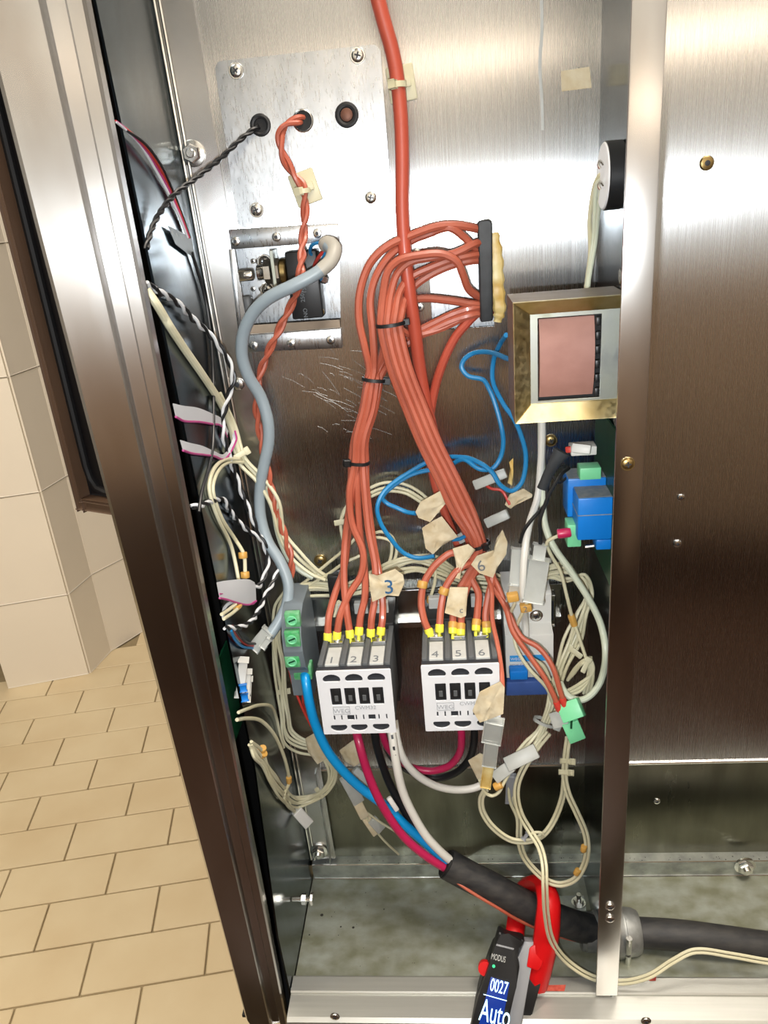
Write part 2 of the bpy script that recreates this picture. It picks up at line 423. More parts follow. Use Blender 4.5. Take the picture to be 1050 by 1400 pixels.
# ------------------------------------------------------------------ the room
ZFL = -1.19                                       # kitchen floor below the lens
ANG = math.radians(10.7); RU = Vector((math.cos(ANG), math.sin(ANG), 0)); RV = Vector((-math.sin(ANG), math.cos(ANG), 0))
bm = bmesh.new(); box(bm, (-3.2, -1.0, ZFL-.06), (2.2, 3.4, ZFL-.004)); floor = struct(finish('floor', bm, GROUT))
TL, TWD, GAP = .2077, .1024, .0034
bm = bmesh.new(); obox(bm, (0,0,0), RU*((TL-GAP)/2), RV*((TWD-GAP)/2), Vector((0,0,.003)), .0012, 1)
tile_me = bpy.data.meshes.new('tile'); bm.to_mesh(tile_me); bm.free(); tile_me.materials.append(TILEF)
T0 = Vector((-.682, .367, 0))
for j in range(-6, 14):
    for i in range(-11, 5):
        c = T0 + RU*((i+.5)*TL + (j % 2)*TL/2) + RV*((j-.5)*TWD)
        # keep the tiles the photograph sees, between the wall and the cabinet
        if c.x > -.22 - max(0, c.y)*.36 + .16 or c.x < -2.1 or c.y > 1.76: continue
        if (c-Vector((-1.02, 1.37, 0))).dot(Vector((-.875, .485, 0))) > .05 and c.y > 1.16: continue
        place('tile', tile_me, c + Vector((0, 0, ZFL-.003 + random.uniform(-.0004, .0004))), floor)
COURSES = [0, .257, .557, .857, 1.157, 1.457, 1.757, 2.057, 2.357]
A0, B0, C0 = Vector((-1.269, 1.156, 0)), Vector((-1.059, 1.215, 0)), Vector((-1.044, 1.327, 0))
DW = Vector((.485, .875, 0)).normalized()
bm = bmesh.new()
prism(bm, [p + Vector((0,0,ZFL-.01)) for p in (A0, B0, C0, C0+DW*2.0, C0+DW*2.0+Vector((-1.0,.5,0)), A0+Vector((-.02,.2,0)))], (0,0,2.5))
wl = struct(finish('wall_left', bm, GROUTW))
for P, Q, ln in ((A0, B0, 9), (B0, C0, 9), (C0, C0+DW*1.9, .6)):
    d = (Q-P); L = d.length; d.normalize(); n = Vector((d.y, -d.x, 0)); s = 0
    while s < L-.01:
        e = min(s+ln, L)
        for k in range(8):
            z0, z1 = ZFL+COURSES[k]+.001, ZFL+COURSES[k+1]-.0015
            bm = bmesh.new()
            obox(bm, P+d*((s+e)/2)+n*.002+Vector((0,0,(z0+z1)/2)), d*((e-s)/2-.0006), n*.003, Vector((0,0,(z1-z0)/2)), .0012, 1)
            finish('tile', bm, TILEW, wl)
        s = e
bm = bmesh.new(); obox(bm, A0+Vector((-.62,.10,ZFL+1.2)), RU*.6, RV*.02, Vector((0,0,1.2)), .004, 1)
struct(finish('door_1', bm, BROWN))
for nm, a, b in (('ceiling', (-3.2,-1.0,1.30), (2.2,3.4,1.36)), ('wall_far', (-3.2,3.4,ZFL), (2.2,3.46,1.3)),
                 ('wall_outer', (-3.26,-1.0,ZFL), (-3.2,3.4,1.3)), ('wall_right', (2.2,-1.0,ZFL), (2.26,3.4,1.3)), ('wall_rear', (-3.2,-1.06,ZFL), (2.2,-1.0,1.3))):
    bm = bmesh.new(); box(bm, a, b); struct(finish(nm, bm, PLAST))
bm = bmesh.new(); box(bm, (-.75,-1.0,ZFL), (.14,-.93,-.42), .004); struct(finish('added_dark_board_1', bm, BROWN))  # unseen board added behind the lens to darken reflections in the steel
bm = bmesh.new(); box(bm, (.145,-1.0,ZFL), (1.9,-.93,-.72), .004); struct(finish('added_dark_board_2', bm, BROWN))  # added unseen board, lower, so dark reflections start further down beyond the divider
bm = bmesh.new(); box(bm, (-1.0,-.925,ZFL), (2.1,-.34,-.84), .004); struct(finish('added_dark_block', bm, BROWN))  # unseen block added to hide the lit floor from the lower steel
bm = bmesh.new(); box(bm, (-1.9,-1.0,ZFL), (2.1,-.985,-.18), .002); struct(finish('added_tan_board', bm, TANB))  # unseen tan board, added for the warm tone mirrored in the panels
bm = bmesh.new(); tube(bm, [Vector((-.12,-.985,.205)), Vector((.9,-.985,.205))], .008, 12); struct(finish('wall_rear_lamp', bm, LAMP, None, True))

# ------------------------------------------------------------------ oven door beside the steel post
dd = RW @ Vector(((-1463-PX)/F, (444-PY)/F, 1.0)); dd = -Vector((dd.x, dd.y, 0)).normalized()   # runs towards the post
if dd.x < 0: dd = -dd
dn = Vector((dd.y, -dd.x, 0))
if dn.y > 0: dn = -dn
p0 = U(158, 703, 100)
pL = UP(108, 695, p0, dn); p0 = UP(158, 703, p0, dn)
LD = (p0-pL).length; zb = pL.z
oven_door = thing('glazed_oven', 'black glass oven door with brown frame standing open beside the steel post', 'oven door', pL)
def dbox(name, s0, s1, z0, z1, out0, out1, m, bev=.0015, parent=None):
    bm = bmesh.new(); c = pL + dd*((s0+s1)/2) + dn*((out0+out1)/2); c.z = (z0+z1)/2
    obox(bm, c, dd*((s1-s0)/2), dn*((out1-out0)/2), Vector((0,0,(z1-z0)/2)), bev)
    return finish(name, bm, m, parent or oven_door)
W_ = LD+.006
dbox('frame_stile', 0, .0062, zb, .36, -.03, 0, FRAMEB, .002)
dbox('frame_stile', .0050, .0072, zb+.006, .36, -.03, .0015, FRAMEB, .0006)
dbox('frame_rail', .0062, W_, zb, zb+.0075, -.03, 0, FRAMEB, .002)
dbox('frame_rail', .0072, W_, zb+.0065, zb+.0085, -.03, .0015, FRAMEB, .0006)
dbox('glass_panel', .0070, W_, zb+.008, .36, -.026, -.007, GLASSB)
bm = bmesh.new()
tube(bm, [pL + dd*s + dn*-.006 + Vector((0,0,z)) for s, z in [(.0100,.53),(.0100,.2),(.0100,.030),(.0115,.021),(.016,.0145),(.024,.0122),(W_,.0120)]], .0026, 8)
finish('door_gasket', bm, GASKET, oven_door, True)

# ------------------------------------------------------------------ oven cabinet
cab = thing('oven_cabinet', 'opened stainless steel oven control cabinet with brushed posts and galvanised floor pan', 'oven cabinet', (-.03, -.06, -.66))
ZC, ZP = -.603, -.6215                               # ledge and floor pan heights
# openings in the back panel
oa = [(U(318,340).x, U(318,340).z), (U(464,331).x, U(464,331).z), (U(466,447).x, U(466,447).z), (U(338,456).x, U(330,456).z)]
ob0, ob1 = U(583,312), U(676,446)
ob = [(ob0.x, ob0.z), (ob1.x, ob0.z), (ob1.x, ob1.z), (ob0.x, ob1.z)]
sheet('back_panel', [[(-.19,-.4895), (.42,-.4895), (.42,.34), (-.19,.34)], oa, ob], 0, .0015, STEEL, cab)
bm = bmesh.new(); tube(bm, [Vector((-.163,-.0006,-.4905)), Vector((.42,-.0006,-.4905))], .0016, 8); finish('panel_fold', bm, SHINY, cab, True)
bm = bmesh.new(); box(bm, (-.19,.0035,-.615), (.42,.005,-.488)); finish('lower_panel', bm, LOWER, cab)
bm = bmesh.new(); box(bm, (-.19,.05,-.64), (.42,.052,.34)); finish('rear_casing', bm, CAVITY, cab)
# recess behind the two openings
bm = bmesh.new(); box(bm, (ob0.x-.02,.011,ob1.z-.02), (ob1.x+.02,.013,ob0.z+.02)); finish('recess_plate', bm, PLATE, cab)
bm = bmesh.new(); box(bm, (oa[0][0]-.012,.026,oa[2][1]-.02), (oa[1][0]+.015,.028,oa[0][1]+.02)); finish('recess_plate', bm, PLATE, cab)
# ledge, pan, front rail
bm = bmesh.new(); prism(bm, [(-.157,.004,ZC), (-.157,-.0062,ZC-.0006), (-.157,-.0068,ZC-.0016), (-.157,-.0068,ZP), (-.157,.004,ZP)], (.577,0,0)); finish('rear_ledge', bm, GALVD, cab)
bm = bmesh.new(); box(bm, (-.158,-.118,ZP-.002), (.42,-.004,ZP)); finish('floor_pan', bm, GALV, cab)
bm = bmesh.new()
prism(bm, [(-.158,-.1135,ZP-.001), (-.158,-.1135,ZP+.0065), (-.158,-.1150,ZP+.0072), (-.158,-.1275,ZP+.0072), (-.158,-.1285,ZP+.0062), (-.158,-.1285,ZP+.0045),
           (-.158,-.1475,ZP+.0040), (-.158,-.1505,ZP+.0015), (-.158,-.1505,ZP-.03), (-.158,-.1495,ZP-.03), (-.158,-.149,ZP-.001)], (.578,0,0))
finish('front_rail', bm, RAILM, cab, True, 20)
# side sheet and its corner flange
bm = bmesh.new()
prism(bm, [(xw(.34),-.100,.34), (xw(.34),0,.34), (xw(-.65),0,-.65), (xw(-.65),-.127,-.65), (xw(-.55),-.127,-.55), (xw(-.40),-.100,-.40)], (-.0015,0,0)); finish('side_sheet', bm, SIDE, cab)
bm = bmesh.new(); prism(bm, [(xw(.34)+.0255,0,.34), (xw(.34)-.002,0,.34), (xw(-.60)-.002,0,-.60), (xw(-.60)+.0255,0,-.60)], (0,-.0022,0), .0008); finish('corner_flange', bm, POST, cab, True)
for off in (.0012, .0046):
    bm = bmesh.new(); tube(bm, [Vector((xw(.34)+off,-.0028,.34)), Vector((xw(-.6)+off,-.0028,-.6))], .0013, 8); finish('corner_bead', bm, SHINY, cab, True)
bm = bmesh.new(); prism(bm, [(xw(-.5)+.02,-.002,-.49), (xw(-.5)+.021,-.002,-.49), (xw(-.6)+.021,-.002,ZC), (xw(-.6)+.02,-.002,ZC)], (0,-.0045,0)); finish('corner_rib', bm, GALVD, cab)
# left post
prof = [(-.2185,.02), (-.2185,-.124), (-.2172,-.1300), (-.2135,-.1335), (-.1865,-.1350), (-.1850,-.1335), (-.1838,-.1292), (-.1760,-.1292), (-.1745,-.1330), (-.1730,-.1345),
        (-.1655,-.1350), (-.1640,-.1335), (-.1640,-.127), (-.1652,-.127), (-.1652,-.131), (-.2155,-.131), (-.2155,.02)]
bm = bmesh.new()
TILT = .2
def plev(z, k):
    out = []
    for x, y in prof:
        u = (x+.1640)*k*.975
        out.append(Vector((-.1640+u, y + (TILT*u if y < -.12 else 0), z)))      # the face is turned a little into the room
    return out
lv = [plev(.34, 1.02), plev(0, .945), plev(-.17, .875), plev(-.40, .77), plev(-.635, .655), plev(-.647, .645)]
rings = [[bm.verts.new(p) for p in l] for l in lv]
for i in range(len(rings)-1):
    for k in range(len(prof)):
        bm.faces.new((rings[i][k], rings[i][(k+1) % len(prof)], rings[i+1][(k+1) % len(prof)], rings[i+1][k]))
bm.faces.new(rings[0]); bm.faces.new(rings[-1])
for v in rings[-1]:
    if v.co.x < -.195: v.co.x += .003; v.co.z += .002
finish('left_post', bm, POST, cab, True, 25)
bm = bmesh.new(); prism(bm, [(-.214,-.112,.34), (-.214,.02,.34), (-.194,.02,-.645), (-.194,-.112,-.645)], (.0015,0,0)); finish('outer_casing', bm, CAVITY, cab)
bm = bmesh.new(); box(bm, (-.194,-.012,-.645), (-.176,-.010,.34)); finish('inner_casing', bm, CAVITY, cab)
# divider: flange facing the room and the plate behind it
bm = bmesh.new()
prism(bm, [(.0955,-.1305,.34), (.1118,-.1305,.34), (.1122,-.1305,-.6145), (.0948,-.1305,-.6145)], (0,.0016,0), .0009)
finish('divider_flange', bm, POST, cab, True)
bm = bmesh.new(); box(bm, (.1065,-.129,ZP), (.1082,0,.34)); finish('divider_plate', bm, SIDE, cab)
# hardware on the cabinet
def on_panel(me, name, x, y, h=0, s=1.0, rot=0.0): return place(name, me, U(x, y, h), cab, (0, rot, 0), s)
on_panel(HEX, 'hex_bolt', 264, 210, 2.2)
on_panel(BRIVET, 'rivet', 966, 223, .2, 1.35); on_panel(RIVET, 'rivet', 931, 680, .2, .8); on_panel(RIVET, 'rivet', 926, 743, .2, .95); on_panel(RIVET, 'rivet', 898, 1095, -3.4, .95)
on_panel(BSCREW, 'brass_screw', 753, 602, .2, 1.1); on_panel(BSCREW, 'brass_screw', 438, 766, .2, 1.2)
on_panel(RIVET, 'rivet', 325, 525, 2.2, 1.5)
on_panel(BSCREW, 'brass_screw', 858, 634, 130.5, .95, .4)
on_panel(SCREW, 'screw', 834, 1239, 130.5, .85, .3); on_panel(SCREW, 'screw', 834, 1256, 130.5, .85, .8)
on_panel(SCREW, 'screw', 458, 1389, 150.5, .9); on_panel(SCREW, 'screw', 883, 1395, 150.5, .9)
on_panel(HEX, 'hex_bolt', 436, 1163, 2.4, 1.05); on_panel(HEX, 'hex_bolt', 1018, 1183, 6.8, 1.15)
on_panel(RIVET, 'rivet', 330, 328, .3, 1.0)
# hairline scratches on the back panel
bm = bmesh.new(); rs = random.Random(3)
for k in range(60):
    x, y = rs.gauss(470, 42), rs.gauss(522, 32); ln = rs.uniform(6, 46); a = math.radians(rs.gauss(28, 12)); r_ = rs.uniform(.00007, .00016)
    tube(bm, [U(x, y, .08), U(x+ln*math.cos(a)*.5, y+ln*math.sin(a)*.5-1.5, .1), U(x+ln*math.cos(a), y+ln*math.sin(a), .08)], r_, 4)
o_ = finish('scratch_marks', bm, SCRATCH, cab); o_['kind'] = 'stuff'
# bolt through the corner rib
bm = bmesh.new(); q = clear(U(412, 1229, 60), .0085)
lathe(bm, [(.0022,-.008), (.0022,.010)], q, (1,0,0), 10); lathe(bm, [(.0048,.0005), (.0048,.0045)], q, (1,0,0), 6); lathe(bm, [(.0052,.0085), (.0052,.0105)], q, (1,0,0), 6)
finish('corner_bolt', bm, SHINY, cab, True)
bm = bmesh.new(); tube(bm, [Vector((-.157,-.0072,ZP+.0004)), Vector((.42,-.0072,ZP+.0004))], .0006, 6); tube(bm, [Vector((-.157,-.0066,ZC-.0006)), Vector((.42,-.0066,ZC-.0006))], .0005, 6); finish('ledge_edges', bm, SHINY, cab, True)
bm = bmesh.new(); rs = random.Random(9)
for x, y, r_ in [(440,1251,1.6),(466,1267,.9),(483,1268,1.3),(423,1278,.7),(525,1243,.7),(690,1333,.8)] + [(rs.uniform(430,700), rs.uniform(1215,1325), rs.uniform(.2,.5)) for _ in range(40)]:
    q = UZ(x, y, ZP); lathe(bm, [(r_/1000, .0), (r_*.6/1000, .0003)], q, (0,0,1), 6)
for k in range(70):
    q = U(rs.uniform(440,1050), 1177, 2); lathe(bm, [(rs.uniform(.0002,.0007), 0), (.0002, .00025)], (q.x, -rs.uniform(.001,.0055), ZC-.0003), (0,0,1), 5)
o_ = finish('dirt_specks', bm, DIRT, cab); o_['kind'] = 'stuff'
# earth stud on its square pad
q = UZ(783, 1240, ZP+.0006)
bm = bmesh.new(); box(bm, (q.x-.014,q.y-.012,ZP), (q.x+.012,q.y+.012,ZP+.0012), .0004); finish('stud_pad', bm, GALVD, cab)
bm = bmesh.new(); q2 = Vector((q.x+.006, q.y+.004, ZP+.001)); lathe(bm, [(.0065,0),(.0065,.001)], q2, (0,0,1), 18); lathe(bm, [(.0045,.001),(.0045,.0045)], q2, (0,0,1), 6); lathe(bm, [(.0022,.004),(.0022,.011)], q2, (0,0,1), 10)
finish('earth_stud', bm, SHINY, cab, True)
# red paint marks on the rail lip
for x0, x1, y in ((742, 775, 1351), (884, 900, 1337)):
    bm = bmesh.new(); a = UZ(x0, y-4, ZP+.0074); b = UZ(x1, y+4, ZP+.0074)
    prism(bm, [(a.x,a.y,ZP+.0073), (b.x,a.y+.0004,ZP+.0073), (b.x-.002,b.y,ZP+.0073), (a.x+.001,b.y,ZP+.0073)], (0,0,.0002)); finish('red_paint_mark', bm, REDP, cab)
# white sealant runs and the two blank stickers
def smear(pts, r, m, name, flat=.35):
    bm = bmesh.new(); tube(bm, spline(P3(pts), 5), r/1000, 6, flat); return finish(name, bm, m, cab, True)
smear([(740,-10,.2),(741,40,.2),(738,90,.2),(741,140,.2),(742,178,.2)], 1.1, LGREYP, 'sealant_run')
smear([(815,1083,12),(817,1100,12),(820,1115,12)], 1.2, LGREYP, 'sealant_run')
bm = bmesh.new(); a, b = U(767,95,.3), U(808,123,.3); prism(bm, [U(767,97,.3), U(806,91,.3), U(809,120,.3), U(768,125,.3)], (0,.0003,0)); finish('blank_sticker', bm, PAPER, cab)

# ------------------------------------------------------------------ access plate with three cable holes
a, b = U(297,84), U(531,296)
pl = thing('access_plate', 'scuffed aluminium access plate with three round cable holes and corner screws', 'access plate', (-.084, -.002, .037))
hp = [(356,171,13.5), (414,165,13), (474,157,15)]
hl = []
for x, y, r in hp:
    q = U(x, y, 2); hl.append(circle(q.x, q.z, r*.000475))
sheet('plate', [rrect(-.1385, -.0138, -.031, .0872, .005)] + hl, -.0024, .0022, PLATE, pl)
for i, (x, y, r) in enumerate(hp):
    q = U(x, y, 2.4); rr = r*.000475
    bm = bmesh.new(); lathe(bm, [(rr*.98,.0002), (rr*.98,-.0001), (rr*1.0,-.0006), (rr*1.06,-.0005), (rr*1.16,.0001)] if i == 1 else [(rr*.62,.0), (rr*.66,-.0009), (rr*.85,-.0014), (rr*1.02,-.001), (rr*1.1,.0001)], (q.x,-.0024,q.z), (0,1,0), 24, 0, False)
    finish('hole_rim' if i == 1 else 'rubber_grommet', bm, SHINY if i == 1 else BLACKP, pl, True)
    bm = bmesh.new(); lathe(bm, [(rr*.95,.0), (rr*.95,.0012)], (q.x,-.0014,q.z), (0,1,0), 20); finish('hole_shade', bm, CAVITY, pl)
q = U(474,157,2); bm = bmesh.new(); lathe(bm, [(.0042,0),(.004,-.0016),(.0025,-.0022)], (q.x,-.0016,q.z), (0,1,0), 16); finish('core_plug', bm, COPPER, pl, True)
for x, y in ((323,97), (489,76), (351,287), (507,270)): place('screw', SCREW, U(x, y, 2.4), pl, (0, random.uniform(0,1.5), 0), 1.12)

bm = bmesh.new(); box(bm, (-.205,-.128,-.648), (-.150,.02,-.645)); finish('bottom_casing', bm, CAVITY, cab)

# ------------------------------------------------------------------ switch in its recess
sw = thing('limit_switch', 'black limit switch with brass bush in the recessed opening under the access plate', 'switch', U(400, 400, -10))
fr = 3.0
def hframe(nm, pts, m=PLATE):
    bm = bmesh.new(); prism(bm, [Vector((U(x,y,fr).x, -fr/1000, U(x,y,fr).z)) for x, y in pts], (0,.003,0), .0006); return finish(nm, bm, m, sw, True)
hframe('mounting_lip', [(312,314),(462,305),(464,330),(316,341)])
hframe('mounting_lip', [(326,459),(466,449),(468,476),(334,482)])
hframe('mounting_lip', [(312,341),(318,341),(332,459),(326,459)])
bm = bmesh.new(); prism(bm, [U(340,445,-3), U(465,437,-3), U(465,448,1), U(340,457,1)], (0,.0012,0)); finish('recess_ledge', bm, GREYMT, sw)
for x, y in ((322,330),(378,324),(434,319),(347,473),(398,470),(452,465)): place('rivet', RIVET, U(x, y, fr), sw, None, .95)
bm = bmesh.new(); boxpx(bm, 394,343,437,436, -4, -20, .0012)
body = finish('switch_body', bm, BLACKP, sw, True)
for s_, x, y in (('250V', 414, 407), ('15A', 416, 395), ('NO', 418, 428)):
    text(s_, .0042, INK, sw, U(x+3, y+6, -3.8), (0,0,1), (-1,0,0), 'lettering')
def xl(nm, prof, x, y, h, m, n=16):
    bm = bmesh.new(); lathe(bm, prof, U(x, y, h), (1,0,0), n); return finish(nm, bm, m, sw, True)
xl('brass_bush', [(.0082,0),(.0088,.0008),(.0088,.0038),(.0082,.0046)], 384, 371, -10, BRASS, 20)
xl('hex_nut', [(.0088,0),(.0088,.0045)], 363, 372, -10, SHINY, 6); xl('hex_nut', [(.0086,0),(.0086,.0042)], 375, 371, -10, GREYMT, 6)
xl('threaded_bush', [(.0048,0),(.0055,.0006),(.005,.0014),(.0055,.002),(.005,.0028),(.0055,.0036),(.005,.0044),(.0055,.0055)], 352, 373, -10, SHINY)
xl('plunger', [(.0037,0),(.0042,.0008),(.0042,.0095),(.0036,.0105)], 327, 377, -10, SHINY)
bm = bmesh.new(); boxpx(bm, 371,342,376,398, -1, -16, .0004); finish('support_bracket', bm, LAM, sw)
for x, y in ((362,358),(366,396)): place('screw', SCREW, U(x, y, -25.5), sw, (0, .4, 0), 1.25)
for x, y in ((346,357),(352,357),(346,395),(357,395)): place('rivet', RIVET, U(x, y, -25.5), sw, None, .55)
bm = bmesh.new(); boxpx(bm, 329,405,345,440, -12, -22, .003, 3); finish('rubber_stop', bm, DARKP, sw, True)
for x, y in ((436,426),(441,382),(432,372)):
    bm = bmesh.new(); lathe(bm, [(.0030,0),(.0030,.004),(.0022,.005)], U(x, y, -10), (.6,-1,0), 8); finish('terminal_screw', bm, BRASS if y > 420 else SHINY, sw, True)

# ------------------------------------------------------------------ cable passage with rubber edge
ed = thing('edge_strip', 'black rubber edging strip with yellow glue along the opening where orange wires enter', 'edge trim', U(664, 372, 4))
bm = bmesh.new(); a = U(655,303,13); b = U(674,441,11)
prism(bm, [U(653,304,11), U(657,302,13), U(669,300,13), U(673,304,11), U(674,439,11), U(657,441,11)], (0,.011,0), .0012); finish('rubber_strip', bm, RUBBER, ed, True)
bm = bmesh.new(); tube(bm, spline(P3([(676,318,1),(679,350,1.5),(680,390,1.5),(683,425,1.2),(680,440,.5)]), 6), [.0012+.0035*math.sin(PI*(i+1)/26)**.5 + .0006*math.sin(i*1.9) for i in range(25)], 8, .5); finish('glue_bead', bm, GLUE, ed, True)
for x, y in ((569,345),(574,420)): place('rivet', RIVET, U(x, y, .2), cab, None, .95)

# ------------------------------------------------------------------ transformer
tr = thing('transformer', 'small transformer with yellow passivated frame and pink paper coil hung on the divider', 'transformer', U(770, 575, 80))
q0, q1 = U(701,414,100), U(708,577,100)
X0, X1, Z1, Z0 = .0402, .1055, -.0642, -.1365
yf, yi, yb = -.100, -.092, -.062
bm = bmesh.new()
R_ = [[(X0,yb,Z0),(X1,yb,Z0),(X1,yb,Z1),(X0,yb,Z1)], [(X0,yf+.001,Z0),(X1,yf+.001,Z0),(X1,yf+.001,Z1),(X0,yf+.001,Z1)]]
RR = [[bm.verts.new(p) for p in l] for l in R_]
for i in range(4): bm.faces.new((RR[0][i], RR[0][(i+1)%4], RR[1][(i+1)%4], RR[1][i]))
bm.faces.new(RR[0])
finish('shell', bm, GREYMT, tr)
wd = .0105
oc = [(X0,Z0),(X1,Z0),(X1,Z1),(X0,Z1)]; ic = [(X0+wd,Z0+wd*.95),(X1,Z0+wd*.95),(X1,Z1-wd*.8),(X0+wd,Z1-wd*.8)]
for i in (0, 2, 3):
    j = (i+1) % 4; bm = bmesh.new()
    a, b, c2, d2 = oc[i], oc[j], ic[j], ic[i]
    prism(bm, [(a[0],yf-.0035,a[1]), (b[0],yf-.0035,b[1]), (c2[0],yi-.0045,c2[1]), (d2[0],yi-.0045,d2[1])], (0,.004,0), .0004); finish('frame_band', bm, GOLD, tr)
wi = [(X0+.0175,Z0+.0165),(X1-.0075,Z1-.0125)]
wp = [(U(735,436,96).x, U(800,545,96).z), (U(823,436,96).x, U(780,432,96).z)]
sheet('lamination_plate', [[(X0+wd-.001,Z0+wd-.001),(X1-.0008,Z0+wd-.001),(X1-.0008,Z1-wd*.8+.001),(X0+wd-.001,Z1-wd*.8+.001)], [(wp[0][0],wp[0][1]),(wp[1][0],wp[0][1]),(wp[1][0],wp[1][1]),(wp[0][0],wp[1][1])]], yi-.0035, .003, LAM, tr)
bm = bmesh.new(); box(bm, (wp[0][0]-.001,yi+.003,wp[0][1]-.001), (wp[1][0]+.001,yi+.005,wp[1][1]+.001)); finish('core_shade', bm, CAVITY, tr)
xa, xb, za, zb2 = wp[0][0]+.001, wp[1][0]-.004, wp[0][1]+.002, wp[1][1]-.001
pr = []
for k in range(11):
    t = k/10; pr.append((xa, yi+.003 - .0095*math.sin(PI*(.12+.76*t))**.8, za+(zb2-za)*t))
bm = bmesh.new(); prism(bm, pr + [(xa, yi+.006, zb2), (xa, yi+.006, za)], (xb-xa,0,0)); finish('coil', bm, COIL, tr, True, 40)
for k in range(6):
    bm = bmesh.new(); z = zb2 - .003 - k*(zb2-za-.005)/5
    box(bm, (xb+.0004,yi-.003,z-.0026), (xb+.0034,yi-.0055,z+.0026), .0009); finish('bobbin_lug', bm, BLACKP, tr, True)
for y, z in ((378,-.058),(574,-.142)):
    q = U(838, y, 105); bm = bmesh.new(); lathe(bm, [(.0022,0),(.0022,.004)], (.1062,q.y,q.z), (-1,0,0), 12); lathe(bm, [(.0042,.003),(.0042,.0065)], (.1062,q.y,q.z), (-1,0,0), 6); finish('mounting_bolt', bm, SHINY, tr, True)

# ------------------------------------------------------------------ round sounder on the divider
bz = thing('sounder', 'round black sounder with a white soldered back fixed to the divider', 'sounder', (.1, -.06, -.02))
bm = bmesh.new(); lathe(bm, [(.0178,0),(.0186,.0006),(.0186,.0095),(.0178,.010)], (.0962,-.07,-.0012), (1,0,0), 32); finish('sounder_body', bm, BLACKP, bz, True)
bm = bmesh.new(); lathe(bm, [(.0182,0),(.0174,-.0008),(.004,-.0012)], (.0963,-.07,-.0012), (1,0,0), 32); finish('back_plate', bm, WHITEP, bz, True)
for dz, dy in ((.006,-.004), (-.005,-.006)):
    bm = bmesh.new(); tube(bm, spline([Vector((.0952,-.07+dy,-.001+dz)), Vector((.0932,-.0705+dy,.001+dz)), Vector((.0922,-.071+dy,-.001+dz)), Vector((.0932,-.0715+dy,-.003+dz))], 4), .0008, 6); finish('solder_lug', bm, SHINY, bz, True)

# ------------------------------------------------------------------ relay board on the divider
rb = thing('relay_board', 'green circuit board with two blue relays and pale green terminals on the divider', 'circuit board', (.106, -.05, -.24))
bm = bmesh.new(); box(bm, (.1045,-.126,-.262), (.106,-.020,-.150), .0003); finish('circuit_board', bm, PCB, rb)
def relay(x0, yt, x1, yb_, hf, hb, split=None):
    bm = bmesh.new(); q = U((x0+x1)/2, yt, hf); q2 = U((x0+x1)/2, yb_, hf)
    box(bm, (U(x0,(yt+yb_)/2,hf).x,-hf/1000,q.z), (.1045,-hb/1000,q2.z), .0009)
    r = finish('relay', bm, BLUEP, rb, True)
    bm = bmesh.new(); box(bm, (U(x0,yt,hf).x+.0008,-hf/1000+.001,q.z+.0002), (.1043,-hb/1000-.001,q.z-.0003)); finish('dusty_top', bm, DUST, r)
    if split:
        z = U((x0+x1)/2, split, hf).z; bm = bmesh.new(); box(bm, (U(x0,split,hf).x-.0002,-hf/1000-.00025,z-.0003), (.1043,-hb/1000,z+.0003)); finish('seam_line', bm, DUST, r)
    return r
relay(776,654,835,706,64,42); relay(790,681,840,738,86,60,704)
def tblock(pts, hf, hb, m, nm='terminal_block'):
    bm = bmesh.new(); boxpx(bm, *pts, hf, hb, .0006); return finish(nm, bm, m, rb, True)
t1 = tblock((793,640,822,656), 82, 70, GREENT); t2 = tblock((776,718,795,748), 78, 64, GREENT)
bm = bmesh.new(); q = U(781, 716, 72); lathe(bm, [(.002,0),(.002,.0015)], q+Vector((0,0,-.0005)), (0,0,1), 12); finish('clamp_screw', bm, SHINY, t2, True)
tblock((781,611,816,623), 72, 60, MCBW, 'plug_socket')
bm = bmesh.new(); boxpx(bm, 815,738,836,752, 84, 70, .001); finish('trimmer', bm, BLUEP, rb, True)
bm = bmesh.new(); lathe(bm, [(.0015,0),(.0015,.006)], U(812,746,82), (-1,0,-.1), 8); finish('trimmer_screw', bm, SHINY, rb, True)
for x, y, h in ((829,660,112), (826,768,105)):
    q = U(x, y, h); bm = bmesh.new(); lathe(bm, [(.0036,0),(.0033,.0022),(.0015,.0034)], (.1062,q.y,q.z), (-1,0,0), 14); finish('board_screw', bm, SHINY, rb, True)

# ------------------------------------------------------------------ mounting rail
rail = thing('mounting_rail', 'zinc plated steel mounting rail running behind the contactors', 'mounting rail', (-.03, -.004, -.34))
zr = -.3175
bm = bmesh.new()
prism(bm, [(-.135,-.0085,zr+.0175), (-.135,-.0095,zr+.0175), (-.135,-.0095,zr+.0125), (-.135,-.0025,zr+.0125), (-.135,-.0025,zr-.0125), (-.135,-.0095,zr-.0125), (-.135,-.0095,zr-.0175),
           (-.135,-.0085,zr-.0175), (-.135,-.0085,zr-.0135), (-.135,-.0015,zr-.0135), (-.135,-.0015,zr+.0135), (-.135,-.0085,zr+.0135)], (.218,0,0))
finish('rail', bm, SHINY, rail)
for x, y in ((427,845),(578,843)): place('rivet', RIVET, U(x, y, 3), rail, None, .8)
bm = bmesh.new(); boxpx(bm, 746,814,760,856, 14, 4, .0006); finish('end_clip', bm, SHINY, rail)
bm = bmesh.new(); boxpx(bm, 748,822,757,848, 14.6, 13.6, .0003); finish('clip_slot', bm, WELL, rail)
bm = bmesh.new(); boxpx(bm, 747,856,759,860, 16, 4, .0004); finish('clip_foot', bm, SHINY, rail)

